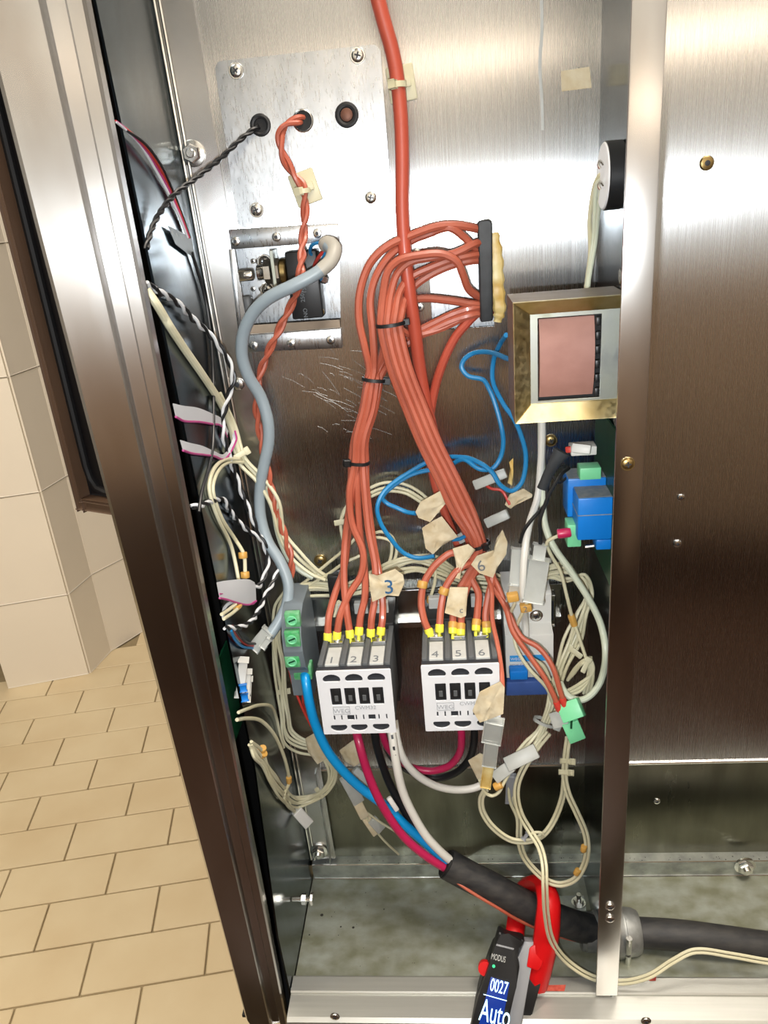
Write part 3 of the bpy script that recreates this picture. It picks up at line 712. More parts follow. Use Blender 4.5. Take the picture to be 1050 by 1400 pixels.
# ------------------------------------------------------------------ contactors
def contactor(label, x0, x1, z1, z0, digits, skew):
    t = thing('contactor', label, 'contactor', ((x0+x1)/2, -.06, z0-.01), 'contactors on the mounting rail')
    w = x1-x0; yF = -.108
    bm = bmesh.new(); box(bm, (x0+.0008,-.102,z0+.001), (x1-.0008,-.050,z1-.0012), .001); b1 = finish('housing', bm, DARKP, t, True)
    bm = bmesh.new(); box(bm, (x0+.0006,-.052,z0-.014), (x1-.0006,-.0100,z1+.004), .001); finish('base', bm, BLACKP, t, True)
    # terminal barriers on the top and the bottom
    for k in range(4):
        xx = x0+.0025 + k*(w-.005)/3
        bm = bmesh.new(); box(bm, (xx-.0019,-.1015,z1-.002), (xx+.0019,-.028,z1+.0018), .0006); finish('barrier', bm, DARKP, t, True)
    for k in range(3):
        xc = x0+.0025 + (k+.5)*(w-.005)/3
        bm = bmesh.new(); box(bm, (xc-.0050,-.1005,z1-.002), (xc+.0050,-.078,z1+.0006), .0004); l = finish('label_strip', bm, LGREYP, t)
        text(digits[k], .011, INK, l, (xc-.0034, -.0985, z1+.0007), (1,0,0), (.12,1,0), 'lettering')
        bm = bmesh.new(); box(bm, (xc-.0052,-.072,z1-.002), (xc+.0052,-.060,z1+.0006), .0005); c = finish('terminal_clamp', bm, SHINY, t)
        bm = bmesh.new(); lathe(bm, [(.0034,0),(.0034,.0012),(.0028,.0018)], (xc,-.067,z1+.0004), (0,0,1), 14); finish('clamp_screw', bm, SHINY, c, True)
        bm = bmesh.new(); box(bm, (xc-.0054,-.036,z1+.002), (xc+.0054,-.030,z1+.013), .0006); finish('marker_plate', bm, LGREYP, t)
    # white front plate with wells and windows
    fx = lambda u: x0+u*w; fz = lambda v: z1-v*(z1-z0)
    loops = [rrect(x0, z0, x1, z1, .0008, 2)]; back = []
    def half(u, v, rw, rh, up):
        cx, cz = fx(u), fz(v)
        pts = [(cx + rw*math.cos(a), cz + rh*math.sin(a)) for a in [2*PI*k/20 for k in range(20)]]
        return [(x, min(z, cz+rh*.45) if not up else max(z, cz-rh*.45)) for x, z in pts]
    for u in (.2, .5, .8): loops.append(half(u, .13, .0064, .0044, True))
    for u in (.22, .5, .8): loops.append(half(u, .885, .0062, .0042, False))
    win = []
    for u in (.235, .425, .615, .805):
        cx, cz = fx(u), fz(.40); loops.append(rrect(cx-.0039, cz-.0074, cx+.0039, cz+.0074, .0004, 1)); win.append((cx, cz))
    sl = [(.175,.0012,.0042),(.275,.0010,.0046),(.40,.0052,.0044),(.475,.0010,.0046),(.575,.0010,.0046),(.69,.0052,.0044),(.785,.0010,.0046),(.89,.0010,.0046)]
    for u, ww, hh in sl:
        cx, cz = fx(u), fz(.735); loops.append([(cx-ww/2,cz-hh/2),(cx+ww/2,cz-hh/2),(cx+ww/2,cz+hh/2),(cx-ww/2,cz+hh/2)])
    sheet('front_plate', loops, yF, .0015, WHITEP, t)
    bm = bmesh.new(); box(bm, (x0+.0004,yF+.0016,z0+.0004), (x1-.0004,yF+.0064,z1-.0004)); finish('front_backing', bm, WELL, t)
    for cx, cz in win:
        bm = bmesh.new(); box(bm, (cx-.0032,yF+.0020,cz-.0064), (cx+.0032,yF+.0004,cz+.0064), .0005); p = finish('plunger', bm, BLACKP, t, True)
        bm = bmesh.new(); box(bm, (cx-.0014,yF+.0006,cz-.0042), (cx+.0014,yF+.0001,cz+.0008), .0003); finish('plunger_slot', bm, DARKP, p)
    # printing
    text('WEG', .0052, INKG, t, (fx(.175), yF-.0002, fz(.655)), (1,0,0), (0,0,1))
    cx, cz = fx(.285), fz(.618)
    o_, i_ = rrect(cx-.0062, cz-.0034, cx+.0062, cz+.0034, .0003, 1), rrect(cx-.0058, cz-.0030, cx+.0058, cz+.0030, .0002, 1)
    sheet('logo_frame', [o_, i_], yF-.0002, .0002, INKG, t)
    text('CWM32', .0044, INKG, t, (fx(.47), yF-.0002, fz(.605)), (1,0,0), (0,0,1))
    return t
contactor('white faced contactor with strips marked 1 2 3, next to the grey terminal block', -.1035, -.0500, -.3085, -.3635, '123', 0)
contactor('white faced contactor with strips marked 4 5 6, next to the blue circuit breaker', -.0285, .0260, -.3065, -.3630, '456', 0)
# dark back section above the first contactor
ax_ = thing('suppressor', 'small black suppressor block behind the contactor marked 1 2 3', 'suppressor', U(458, 825, 30))
bm = bmesh.new(); boxpx(bm, 449,788,466,826, 22, 10, .001); finish('block', bm, BLACKP, ax_, True)

# ------------------------------------------------------------------ circuit breaker
mc = thing('circuit_breaker', 'white two pole circuit breaker with blue bar at the end of the rail', 'circuit breaker', U(722, 945, 40))
xm0, xm1 = U(691,900,55).x, U(756,900,55).x
pf = [(-.010,-.286), (-.043,-.286), (-.046,-.288), (-.046,-.313), (-.0575,-.3165), (-.0575,-.3545), (-.0465,-.3570), (-.0465,-.373), (-.010,-.373)]
for i in range(2):
    xa_, xb_ = xm0+(xm1-xm0)*i/2+.0001, xm0+(xm1-xm0)*(i+1)/2-.0001
    bm = bmesh.new(); prism(bm, [(xa_, y, z) for y, z in pf], (xb_-xa_,0,0), .0005); finish('pole_housing', bm, MCBW, mc, True, 25)
bm = bmesh.new(); boxpx(bm, 697,896,752,904, 58, 57, .0002); finish('blue_band', bm, BLUET, mc)
text('WEG', .0034, WHITEP, mc, U(698,903,58.3), (1,0,0), (0,0,1))
for s_, yy in (('MDW C20', 911), ('400V~', 917), ('3000', 923)): text(s_, .0027, INK, mc, U(697,yy,57.9), (1,0,0), (0,0,1))
bm = bmesh.new(); boxpx(bm, 697,918,722,930, 66, 56, .0012); finish('toggle', bm, BLUEP, mc, True)
bm = bmesh.new(); boxpx(bm, 691,932,756,951, 58.5, 40, .0012); finish('toggle_bar', bm, BLUED, mc, True)
q = U(733, 841, 46); place('screw', SCREW, q, mc, (0,.9,0), 1.15)

# ------------------------------------------------------------------ grey terminal block
tb = thing('terminal_block', 'grey rail terminal block with three green screw sections beside the first contactor', 'terminal block', U(410, 930, 40))
xt0, xt1 = U(386,870,62).x, U(413,870,62).x
bm = bmesh.new(); prf = [(-.010,-.288), (-.044,-.288), (-.056,-.293), (-.064,-.303), (-.0665,-.318), (-.0640,-.334), (-.0585,-.340), (-.0560,-.346), (-.0560,-.366), (-.048,-.371), (-.010,-.371)]
prism(bm, [(xt0, y, z) for y, z in prf], (xt1-xt0,0,0), .0006); finish('body', bm, GREYP, tb, True, 25)
for y0_, y1_, hh in ((839,858,66.5), (864,885,67.5), (897,913,66)):
    bm = bmesh.new(); boxpx(bm, 389,y0_,410,y1_, hh, hh-6, .001); ins = finish('screw_section', bm, GREEND, tb, True)
    bm = bmesh.new(); ym = (y0_+y1_)/2; lathe(bm, [(.0040,0),(.0040,.0007),(.0034,.0009),(.0030,.0002)], U(399,ym,hh), (0,-1,0), 18); finish('screw_well', bm, GREENT, ins, True)
    bm = bmesh.new(); a = U(399,ym,hh+.5); obox(bm, a, Vector((.0026,0,.001)), Vector((0,.0003,0)), Vector((-.0002,0,.0005))); finish('screw_slot', bm, PCB, ins)
bm = bmesh.new(); boxpx(bm, 401,912,426,930, 57, 46, .001); finish('outlet', bm, GREEND, tb, True)

# ------------------------------------------------------------------ big feed cable, its sleeve and gland
sl = [(611,1181,79),(640,1197,81),(672,1213,83),(705,1231,85),(735,1246,86),(768,1259,84),(800,1269,79),(835,1274,76),(870,1275,78),(930,1279,83),(1000,1288,86),(1075,1298,87),(1300,1318,88)]
bm = bmesh.new(); tube(bm, spline(P3(sl), 6), .0125, 18)
cond = tag(finish('cable_sleeve', bm, SLEEVE, None, True), 'thick black cable sleeve running across the floor pan through the divider', 'cable sleeve')
bm = bmesh.new(); p, d = U(607,1179,78.8), (U(640,1197,81)-U(611,1181,79)).normalized(); lathe(bm, [(.0112,.0),(.0112,.002)], p+d*.0012, d, 16); finish('sleeve_mouth', bm, CAVITY, cond, True)
gl = thing('cable_gland', 'dull cast metal cable gland clamping the black sleeve at the divider post', 'cable gland', (.107, -.076, -.62))
gc = U(836, 1274, 76)
bm = bmesh.new(); lathe(bm, [(.0128,-.016),(.0150,-.015),(.0150,-.012),(.0162,-.011),(.0162,-.003),(.0175,-.002),(.0175,.0)], (.1065,gc.y,gc.z), (1,0,0), 24); finish('locknut', bm, ZINC, gl, True)
bm = bmesh.new(); lathe(bm, [(.0205,0),(.0215,.001),(.0215,.016),(.0205,.018),(.0205,.020),(.0200,.0205),(.0190,.029),(.0170,.033),(.0135,.034)], (.1083,gc.y,gc.z), (1,0,0), 28); finish('clamp_body', bm, ZINC, gl, True)
for sg in (-1, 1):
    bm = bmesh.new(); lathe(bm, [(.0026,-.009),(.0026,.008)], (.128,gc.y-.0205,gc.z+sg*.010), (0,0,1), 10); finish('clamp_screw', bm, SHINY, gl, True)

# ------------------------------------------------------------------ clamp meter
cm = thing('clamp_meter', 'red and black clamp meter with lit blue display clipped round the black cable sleeve', 'clamp meter', U(690, 1390, 165))
jaw = [(699,1305,108),(703,1283,100),(706,1258,84),(708,1236,62),(716,1217,58),(730,1208,66),(744,1213,82),(750,1232,100),(749,1256,108),(746,1285,114),(738,1322,121),(731,1348,126)]
js = spline(P3(jaw), 6); half = [i for i in range(len(js))]
bm = bmesh.new(); tube(bm, js[:31], .0082, 12, .8); finish('moving_jaw', bm, REDJ, cm, True)
bm = bmesh.new(); tube(bm, js[30:], [.0086+.0022*min(1, i/20) for i in range(len(js)-30)], 12, .8); finish('fixed_jaw', bm, REDJ, cm, True)
pA, pB, pC = U(697,1284,116), U(664,1400,152), U(742,1400,152)
pn = (pB-pA).cross(pC-pA).normalized()
if pn.y > 0: pn = -pn
def mpts(px, off=0.0): return [UP(x, y, pA+pn*off, pn) for x, y in px]
def mprism(nm, px, off, th, m, bev=.001, parent=cm):
    bm = bmesh.new(); prism(bm, mpts(px, off), -pn*th, bev); return finish(nm, bm, m, parent, True, 30)
mprism('back_shell', [(676,1290),(718,1288),(746,1312),(738,1350),(722,1412),(640,1412),(655,1350),(668,1310)], -.006, .018, BLACKP, .002)
mprism('grey_side', [(716,1287),(731,1288),(726,1325),(712,1412),(692,1412),(700,1350),(708,1310)], .0, .012, GREYJ, .0012)
mprism('front_shell', [(682,1272),(694,1280),(716,1284),(718,1289),(712,1297),(704,1300),(709,1312),(711,1322),(706,1350),(692,1412),(641,1412),(655,1360),(668,1322),(676,1296)], .004, .016, BLACKP, .0022)
mprism('shell_ridge', [(679,1291),(703,1297),(702,1299),(678,1293)], .0052, .002, GREYJ, .0002)
mprism('red_trim', [(736,1288),(746,1290),(741,1322),(735,1328),(720,1322),(724,1296)], .001, .010, REDJ, .001)
bm = bmesh.new(); lathe(bm, [(.0055,-.003),(.0055,.003)], UP(663,1323,pA-pn*.006,pn), pn, 16); finish('side_button', bm, REDJ, cm, True)
mprism('display', [(671,1336),(697,1344),(684,1412),(652,1412)], .0049, .0012, SCREEN, .0003)
udir = (UP(700,1340,pA,pn)-UP(670,1332,pA,pn)).normalized(); vdir = (UP(676,1300,pA,pn)-UP(660,1370,pA,pn)).normalized()
text('MODUS', .0064, LGREYP, cm, UP(671,1311,pA+pn*.0042,pn), udir, vdir, xs=.52)
text('0027', .0135, GLOW, cm, UP(669,1354,pA+pn*.0052,pn), udir, vdir, xs=.52)
text('Auto', .0230, GLOW, cm, UP(654,1394,pA+pn*.0052,pn), udir, vdir, xs=.52)
mprism('display_line', [(661,1359),(693,1368),(693,1369),(661,1360)], .0052, .0003, GLOW, .0)
bm = bmesh.new(); lathe(bm, [(.0013,0),(.0011,.0006)], UP(675,1321,pA+pn*.004,pn), pn, 10); finish('status_light', bm, LED, cm, True)

# ------------------------------------------------------------------ orange power wires
main = [(470,-330,16),(492,-160,16),(509,-40,16),(517,0,14),(525,30,13),(535,65,12),(542,100,12),(548,160,13),(550,220,14),(550,290,16),(554,350,18),(560,400,18),(567,450,15),(574,505,11),(584,560,9),(600,620,9),(622,685,12),(646,745,22),(652,775,30)]
wire('power_cable', 'thick orange red cable hanging down from the top edge through a cream tie mount', main, 4.6, ORED, 'cable', sides=12)
wire('power_cable', 'pale orange cable dropping from the foot of the black edging strip behind the bundles', [(668,400,-6),(655,424,4),(640,440,8),(622,462,8),(606,495,8),(595,530,7),(588,570,6),(585,605,6),(592,650,7),(604,690,8),(622,735,10),(640,775,14)], 3.3, ORED, 'cable', sides=10)
OG = 'orange wires to the first contactor'; OH = 'orange wires to the second contactor'
ES = -6   # behind the edging strip
top = {
 'a': [(672,318,ES),(648,312,10),(622,308,14),(597,310,16),(562,322,18),(528,338,20),(505,362,21),(492,400,22),(491,438,22),(499,476,22),(505,505,21)],
 'b': [(672,344,ES),(650,340,8),(634,324,12),(614,311,15),(590,318,12),(560,330,14),(534,348,18),(514,378,20),(506,410,21),(509,450,22),(511,480,22),(511,505,21)],
 'c': [(672,420,ES),(650,420,8),(622,428,8),(596,440,7),(566,455,6),(544,468,8),(530,485,12),(520,500,16),(516,510,18)],
 'd': [(672,428,ES),(648,430,9),(620,438,9),(595,449,8),(566,464,7),(546,480,8),(534,495,12),(525,506,16),(521,513,18)]}
fan = {  # from the second tie of the bundle to each terminal
 1: [(485,600,26),(481,632,26),(480,680,26),(476,730,28),(470,778,36),(458,812,50),(450,842,62),(448,868,66)],
 2: [(487,600,29),(485,632,30),(478,672,33),(481,715,36),(496,753,42),(494,785,48),(476,815,56),(465,842,64),(461,866,66)],
 3: [(491,600,28),(488,632,29),(480,680,31),(472,738,34),(470,785,46),(473,830,60),(478,864,66)],
 4: [(494,600,26),(492,632,26),(489,657,30),(492,726,34),(498,770,40),(499,815,54),(493,842,62),(491,860,66)],
 5: [(497,600,29),(496,632,30),(498,668,34),(504,726,40),(513,777,48),(512,820,58),(508,845,64),(507,862,66)],
 6: [(500,600,26),(500,632,26),(501,668,30),(510,740,38),(518,783,46),(523,822,56),(523,845,63),(521,860,66)]}
mid = {1: [(502,522,21),(496,560,23)], 2: [(505,522,24),(497,560,27)], 3: [(508,522,24),(502,560,27)], 4: [(511,522,21),(505,560,24)], 5: [(515,522,22),(509,560,25)], 6: [(519,522,20),(512,560,23)]}
src = {1: 'a', 2: None, 3: 'b', 4: None, 5: 'c', 6: 'd'}
lab1 = {1: 'orange wire in the outermost big loop, ending in the first ferrule of contactor 1-2-3',
        2: 'orange wire crossing behind its neighbours to the second yellow ferrule of contactor 1-2-3',
        3: 'orange wire in the inner big loop, ending in the third ferrule of contactor 1-2-3',
        4: 'orange wire ending in the fourth ferrule of contactor 1-2-3, left of the tag marked 3',
        5: 'orange wire passing behind the tag marked 3 to the fifth ferrule of contactor 1-2-3',
        6: 'orange wire passing behind the tag marked 3 to the sixth, last ferrule of contactor 1-2-3'}
lab1[4] = 'orange wire ending in the fourth ferrule of contactor 1-2-3, just clear of tag 3'
FER = []
def ferrule(o, pts, yellow=True, r=3.3):
    s = spline(P3(pts), 6); d = (s[-1]-s[-2]).normalized(); d = (d + Vector((0,-.35,-.5))).normalized()
    bm = bmesh.new(); lathe(bm, [(r*.82/1000,-.0005),(r/1000,.0002),(r/1000,.0050),(r*.9/1000,.0058),(.0012,.0060),(.0012,.0098)], s[-1]-d*.0012, d, 14)
    finish('ferrule', bm, YELF, o, True)
for k in range(1, 7):
    t = top[src[k]] if src[k] else None
    pts = (t if t else [(540-8*(k == 2),440,22),(533-6*(k == 2),465,18),(519,496,16)]) + mid[k] + fan[k]
    o = wire('orange_wire', lab1[k], pts, 2.75, ORANGE, 'wire', OG)
    ferrule(o, pts)
rtop = {
 1: [(672,412,ES),(652,404,8),(640,394,14),(633,376,18),(624,357,21),(603,347,22),(572,349,24),(545,356,26),(530,372,27),(524,400,28),(521,430,29)],
 2: [(672,332,ES),(650,333,12),(622,346,16),(590,352,18),(562,358,20),(543,374,23),(534,402,26),(530,430,31)],
 3: [(672,350,ES),(650,348,10),(618,355,14),(588,366,16),(560,380,18),(546,400,22),(540,430,31)],
 4: [(672,358,ES),(650,356,8),(620,362,10),(590,375,12),(568,390,14),(554,408,18),(548,432,29)],
 5: [(672,415,ES),(650,416,8),(615,411,8),(580,408,8),(560,412,10),(550,425,16),(545,440,24)]}
offs = {1: (-13,2,0), 2: (-5,0,3), 3: (4,0,3), 4: (12,-1,0), 5: (0,0,-4)}
core = [(534,446,29),(540,478,30),(550,512,30),(566,553,30),(588,606,31),(611,652,33),(634,700,36),(650,735,40),(656,752,41)]
rfan = {
 1: [(640,763,46),(618,756,48),(600,768,50),(588,782,52),(579,800,55),(576,825,60),(580,848,65),(586,862,67)],
 2: [(646,768,48),(634,773,52),(620,786,54),(608,806,57),(603,830,62),(601,856,67)],
 3: [(648,772,42),(636,792,46),(624,815,52),(620,838,60),(619,858,67)],
 4: [(655,772,42),(642,795,46),(634,818,52),(631,840,60),(630,860,67)],
 5: [(660,775,40),(645,788,44),(654,811,52),(653,836,61),(651,854,67)],
 6: [(668,768,44),(673,788,50),(668,815,56),(664,840,62),(665,857,67)]}
lab2 = {1: 'orange wire with amber marker bending widest into the first ferrule of contactor 4-5-6',
        2: 'orange wire with an amber marker into the second ferrule of contactor 4-5-6',
        3: 'orange wire going under the white taped tag to the third ferrule of contactor 4-5-6',
        4: 'orange wire going under the white taped tag to the fourth ferrule of contactor 4-5-6',
        5: 'kinked orange wire to the fifth ferrule of contactor 4-5-6', 6: 'orange wire from tag 6 straight down to the last ferrule of contactor 4-5-6'}
for k in range(1, 7):
    kk = min(k, 5); dx, dy, dh = offs[kk]; cpts = shifted(core, dx + (6 if k == 6 else 0), dy, dh - (3 if k == 6 else 0))
    cpts = [(x + (653-x)*(.45 if i >= 7 else .0), y, h) for i, (x, y, h) in enumerate(cpts)]
    pts = (rtop[k] if k < 6 else [(672,424,ES),(640,432,8),(600,450,8),(566,458,10),(548,452,18)]) + cpts + rfan[k]
    o = wire('orange_wire', lab2[k], pts, 2.75, ORANGE, 'wire', OH)
    ferrule(o, pts, True, 3.3)
    if k in (1, 2):
        p, d = (U(577.5,799,55), (U(576,812,58)-U(580,790,53)).normalized()) if k == 1 else (U(607,808,57.5), (U(604,820,60)-U(612,796,55)).normalized())
        collar('wire_marker', o, p, d, 4.0, 5.5, MARK)
    if k in (3, 4, 5, 6):
        s = spline(P3(pts), 6); collar('wire_marker', o, s[-2], (s[-1]-s[-3]).normalized(), 3.5, 5.0, MARK)
def dirpx(a, b): return (U(*b)-U(*a)).normalized()
tie('black cable tie round the bundle of orange wires beside the edging strip opening', U(534,443,29), dirpx((533,430,29),(538,465,29)), 9.6, 7.6, head=(-1,0))
tie('black cable tie where the big orange loops join the slimmer bundle', U(511,519,21.5), dirpx((512,505,21),(509,540,22)), 7.8, 5.6, head=(-1,0))
tie('black cable tie low on the slimmer orange bundle above the contactor 1-2-3', U(490,632,28), dirpx((491,610,28),(490,660,28)), 7.6, 5.6, head=(.9,.5))
tie('black cable tie gathering orange wires just above the tag marked 6', U(655,745,41), dirpx((645,725,40),(660,765,42)), 8.0, 7.0, head=(-.5,1))
# orange leads to the green plug
GP = 'orange leads running to the pale green plug'
plug = [('orange wire on the outside of the pair that enters the loose green plug', [(664,778,40),(674,803,52),(691,831,66),(701,863,76),(724,897,84),(744,926,90),(757,951,93),(765,972,94)]),
        ('orange wire on the inside of the pair that enters the loose green plug', [(668,776,42),(681,802,54),(698,843,66),(713,871,74),(737,886,80),(755,911,87),(766,945,92),(773,968,94)])]
for l, p in plug:
    o = wire('orange_wire', l, p, 2.0, ORANGE, 'wire', GP); s = spline(P3(p), 6); collar('wire_end_sleeve', o, s[-3], (s[-1]-s[-4]).normalized(), 2.5, 8, REDW)
wire('orange_wire', 'thin orange wire down the side of contactor 4-5-6 to the yellowed tag', [(662,780,42),(672,806,60),(673,846,76),(681,885,92),(686,920,106),(687,940,112)], 1.7, ORANGE, 'wire')

# twisted orange pair from the middle plate hole
tp = [(418,164,-4),(408,164,4),(392,170,7),(383,186,8),(387,212,8),(400,236,8),(414,256,8),(417,285,8),(414,330,9),(411,372,30),(402,408,12),(382,450,10),(364,488,9),(353,522,9),(351,560,10),(357,600,11),(366,645,12),(376,690,13),(390,735,14),(398,765,16),(397,795,18),(393,830,18),(388,860,18)]
pair(['orange_wire']*2, ['one of two orange wires twisted together from the middle plate hole', 'one of two orange wires twisted together from the middle plate hole'],
     tp, 1.75, [ORANGE, ORANGE], 1.6, 13, 'wire', 'twisted orange pair')
wire('red_wire', 'thin red wire running past the green screw sections behind the thick blue cable', [(388,860,18),(391,890,30),(399,930,40),(410,960,45),(424,990,45),(440,1015,40),(455,1035,36)], 1.1, REDW)
wire('red_wire', 'thin red wire looping closest to the grey terminal block below its outlet', [(390,872,16),(396,905,22),(413,945,30),(415,965,30),(428,990,32),(444,1015,34)], 1.0, REDW)

# black twisted lead from the first hole
pair(['black_wire']*2, ['one of two black wires twisted together from the first plate hole', 'one of two black wires twisted together from the first plate hole'],
     [(357,172,-4),(350,175,4),(330,190,12),(300,218,24),(270,242,40),(240,265,60),(218,292,82),(206,318,98),(200,340,108)], 1.1, [BLACKW]*2, .9, 9, 'wire', 'twisted black lead')

# ------------------------------------------------------------------ grey cable of the switch
gcab = wire('grey_cable', 'thick grey cable bending from the limit switch down to a milky plug',
     [(449,336,20),(455,345,26),(450,358,30),(432,374,34),(400,391,36),(368,407,34),(346,428,30),(333,456,26),(331,486,22),(340,515,18),(356,542,14),(366,575,14),(367,605,14),(360,640,14),(355,675,14),(357,710,16),(367,742,20),(383,768,26),(394,798,32),(392,826,38),(381,850,46),(369,868,52)], 4.4, GREYW, 'cable', sides=12)
bm = bmesh.new(); tube(bm, spline(P3([(440,335,14),(450,334,18),(457,342,25),(452,357,30),(438,370,33)]), 5), [.0036,.0046,.0052,.0054,.0055,.0055,.0054,.0053,.0052,.0052,.0051,.0051,.005,.005,.0049,.0049,.0048,.0048,.0048,.0047,.0046][:21], 12); finish('sheath_end', bm, GREYWH, gcab, True)
for m, p in ((BLUEW, [(448,336,17),(438,332,14),(427,335,8),(424,345,-2),(430,352,-8)]), (REDW, [(447,339,17),(437,350,12),(430,362,2),(430,370,-6)]), (BLUEW, [(446,342,17),(440,360,10),(438,376,0),(440,384,-8)])):
    bm = bmesh.new(); tube(bm, spline(P3(p), 5), .0012, 7); finish('core_wire', bm, m, gcab, True)
cc = thing('cable_plug', 'milky plastic plug at the lower end of the thick grey cable', 'cable plug', U(355, 885, 54))
bm = bmesh.new(); bar_px(bm, (367,862,53), (347,886,56), 17, 7); finish('plug_body', bm, CLEAR, cc)
bm = bmesh.new(); bar_px(bm, (369,872,56), (360,884,58), 8, 9); finish('plug_latch', bm, CLEAR, cc)
for m, l, p in ((BLUEW, 'thin blue lead curling from behind the post into the milky grey cable plug', [(316,862,100),(321,874,92),(332,884,76),(346,886,58)]), (BLACKW, 'thin black lead curling from behind the post into the milky grey cable plug', [(320,858,100),(328,870,90),(338,879,74),(349,880,58)]), (REDW, 'thin brownish red lead curling from behind the post into the milky grey cable plug', [(318,856,100),(324,868,90),(335,880,74),(347,883,57)])):
    wire('plug_lead', l, p, 1.0, m, 'wire')

# ------------------------------------------------------------------ thin blue wires
BG = 'thin blue wires below the transformer'
b1 = [(708,494,66),(693,490,50),(672,482,26),(650,482,12),(636,490,10),(631,502,10),(640,514,12),(660,519,14),(668,530,18),(677,552,22),(686,586,26),(688,608,26),(683,628,26),(672,641,28),(655,641,30),(633,628,22),(607,641,12),(585,643,12),(560,650,14),(533,668,18),(523,680,20),(529,688,20),(542,694,22),(556,700,24),(568,702,28)]
wire('blue_wire', 'thin blue wire making a small hook beside the transformer, ending at the upper taped splice', b1, 1.75, BLUEW, 'wire', BG)
b2 = [(692,458,40),(684,470,24),(675,492,12),(674,522,14),(688,552,20),(702,572,26),(712,594,30),(719,624,32),(714,658,34),(700,671,36),(684,663,36),(673,646,33),(658,634,30),(634,625,20),(595,628,10),(556,648,16),(527,670,24),(516,692,28),(520,714,28),(533,735,28),(552,756,26),(572,763,26),(594,760,28)]
wire('blue_wire', 'thin blue wire making the widest loop under the transformer and round the cream wires', b2, 1.75, BLUEW, 'wire', BG)
wire('blue_wire', 'short blue tail between the taped splices and the orange bundle', [(606,676,24),(613,669,22),(622,664,16)], 1.7, BLUEW)
wire('blue_wire', 'short blue tail leaving the lower taped splice into a clear crimp', [(618,738,26),(628,737,24),(636,733,22)], 1.5, BLUEW)

# ------------------------------------------------------------------ feed conductors
bl = [(415,912,46),(418,930,60),(423,960,66),(431,990,68),(447,1025,70),(470,1055,70),(497,1080,70),(527,1102,72),(556,1130,74),(585,1155,76),(612,1178,79)]
wire('blue_cable', 'thick bright blue cable from the grey terminal block down to the black sleeve', bl, 3.9, BLUEC, 'cable', sides=12)
wire('crimson_cable', 'thick crimson cable from below contactor 1-2-3 down to the black sleeve', [(484,985,60),(490,1012,76),(499,1045,82),(512,1080,84),(530,1114,84),(553,1145,84),(582,1170,84),(614,1190,83),(632,1199,82)], 3.5, CRIM, 'cable', sides=12)
wc = [(533,985,60),(537,1012,70),(542,1045,76),(550,1080,78),(563,1110,80),(582,1142,82),(602,1164,82),(620,1180,81)]
o = wire('white_cable', 'thick white cable with black printing from contactor 1-2-3 straight down to the black sleeve', wc, 3.5, WHITEW, 'cable', sides=12)
for t in (.14,.20,.26,.33,.40):
    p, d = along(wc, t); v = (EYE-p).normalized(); s = v.cross(d).normalized(); bm = bmesh.new()
    obox(bm, p+v*.00345, d*.0016, s*.0009, v*.0002); finish('printed_mark', bm, WELL, o)
wire('black_cable', 'thick black cable from contactor 1-2-3 passing behind the white and crimson cables', [(510,985,58),(514,1015,60),(521,1040,60),(532,1070,62),(548,1100,66),(568,1132,70),(596,1162,76),(618,1182,79)], 3.4, BLACKW, 'cable', sides=12)
wire('white_cable', 'thick white cable curving from contactor 1-2-3 across to the milky plugs', [(539,985,52),(543,1012,60),(550,1034,64),(566,1056,64),(590,1072,62),(615,1079,60),(640,1079,58),(660,1072,56),(676,1052,52)], 3.2, WHITEW, 'cable', sides=12)
wire('crimson_cable', 'crimson cable looping out below contactor 4-5-6 to contactor 1-2-3', [(629,985,56),(631,1008,56),(628,1030,52),(614,1047,48),(590,1054,46),(565,1050,46),(545,1038,48),(528,1018,52),(520,990,54)], 3.1, CRIM, 'cable', sides=12)
wire('black_cable', 'black cable looping out below contactor 4-5-6 to contactor 1-2-3', [(648,985,52),(648,1015,50),(640,1040,44),(620,1058,38),(592,1064,34),(565,1056,34),(540,1040,38),(524,1010,44),(518,985,48)], 3.1, BLACKW, 'cable', sides=12)
wire('orange_core', 'thin orange core lying along the underside of the black cable sleeve', [(607,1189,80),(622,1204,90),(648,1222,95),(680,1241,98),(705,1256,98),(740,1272,96),(775,1283,92),(806,1289,86)], 1.3, ORANGE, 'wire')

# ------------------------------------------------------------------ left wall of wires
RB = 'thin coloured strands at the top of the side sheet'
for m, l, dx in ((SILVERW, 'pale grey strand of the thin four wire lead high on the side sheet', -4), (REDW, 'red strand of the thin four wire lead high on the side sheet', 1), (PINKW, 'pink strand of the thin four wire lead high on the side sheet', -1.5), (BLACKW, 'black strand of the thin four wire lead high on the side sheet', 4)):
    wire('thin_wire', l, [(158,166,116),(172,176+abs(dx)*.4,104),(195+dx,197,86),(216+dx*1.4,228,64),(232+dx,260,44),(247+dx*.6,295,26),(258+dx*.4,325,14)], .85, m, 'wire', RB)
fl = flag('flag_label', 'small grey printed flag label on the thin coloured wires beside the corner flange', [(229,308,60),(256,322,26),(262,326,20),(266,352,20),(258,348,26),(240,334,52)], GREYP, .3, 'wire label')
for i in range(3):
    bm = bmesh.new(); tube(bm, [U(236+i*6,316+i*3,56-i*8)+Vector((0,-.002,0)), U(241+i*6,330+i*3,50-i*8)+Vector((0,-.002,0))], .0004, 5); finish('printed_line', bm, LGREYP, fl)
wire('black_wire', 'thin black wire running straight down the corner flange from the grey flag label', [(262,345,12),(270,370,10),(281,410,10),(287,450,9),(291,500,9),(292,560,9),(291,610,9),(284,645,14),(276,672,26),(272,700,44)], 1.2, BLACKW)
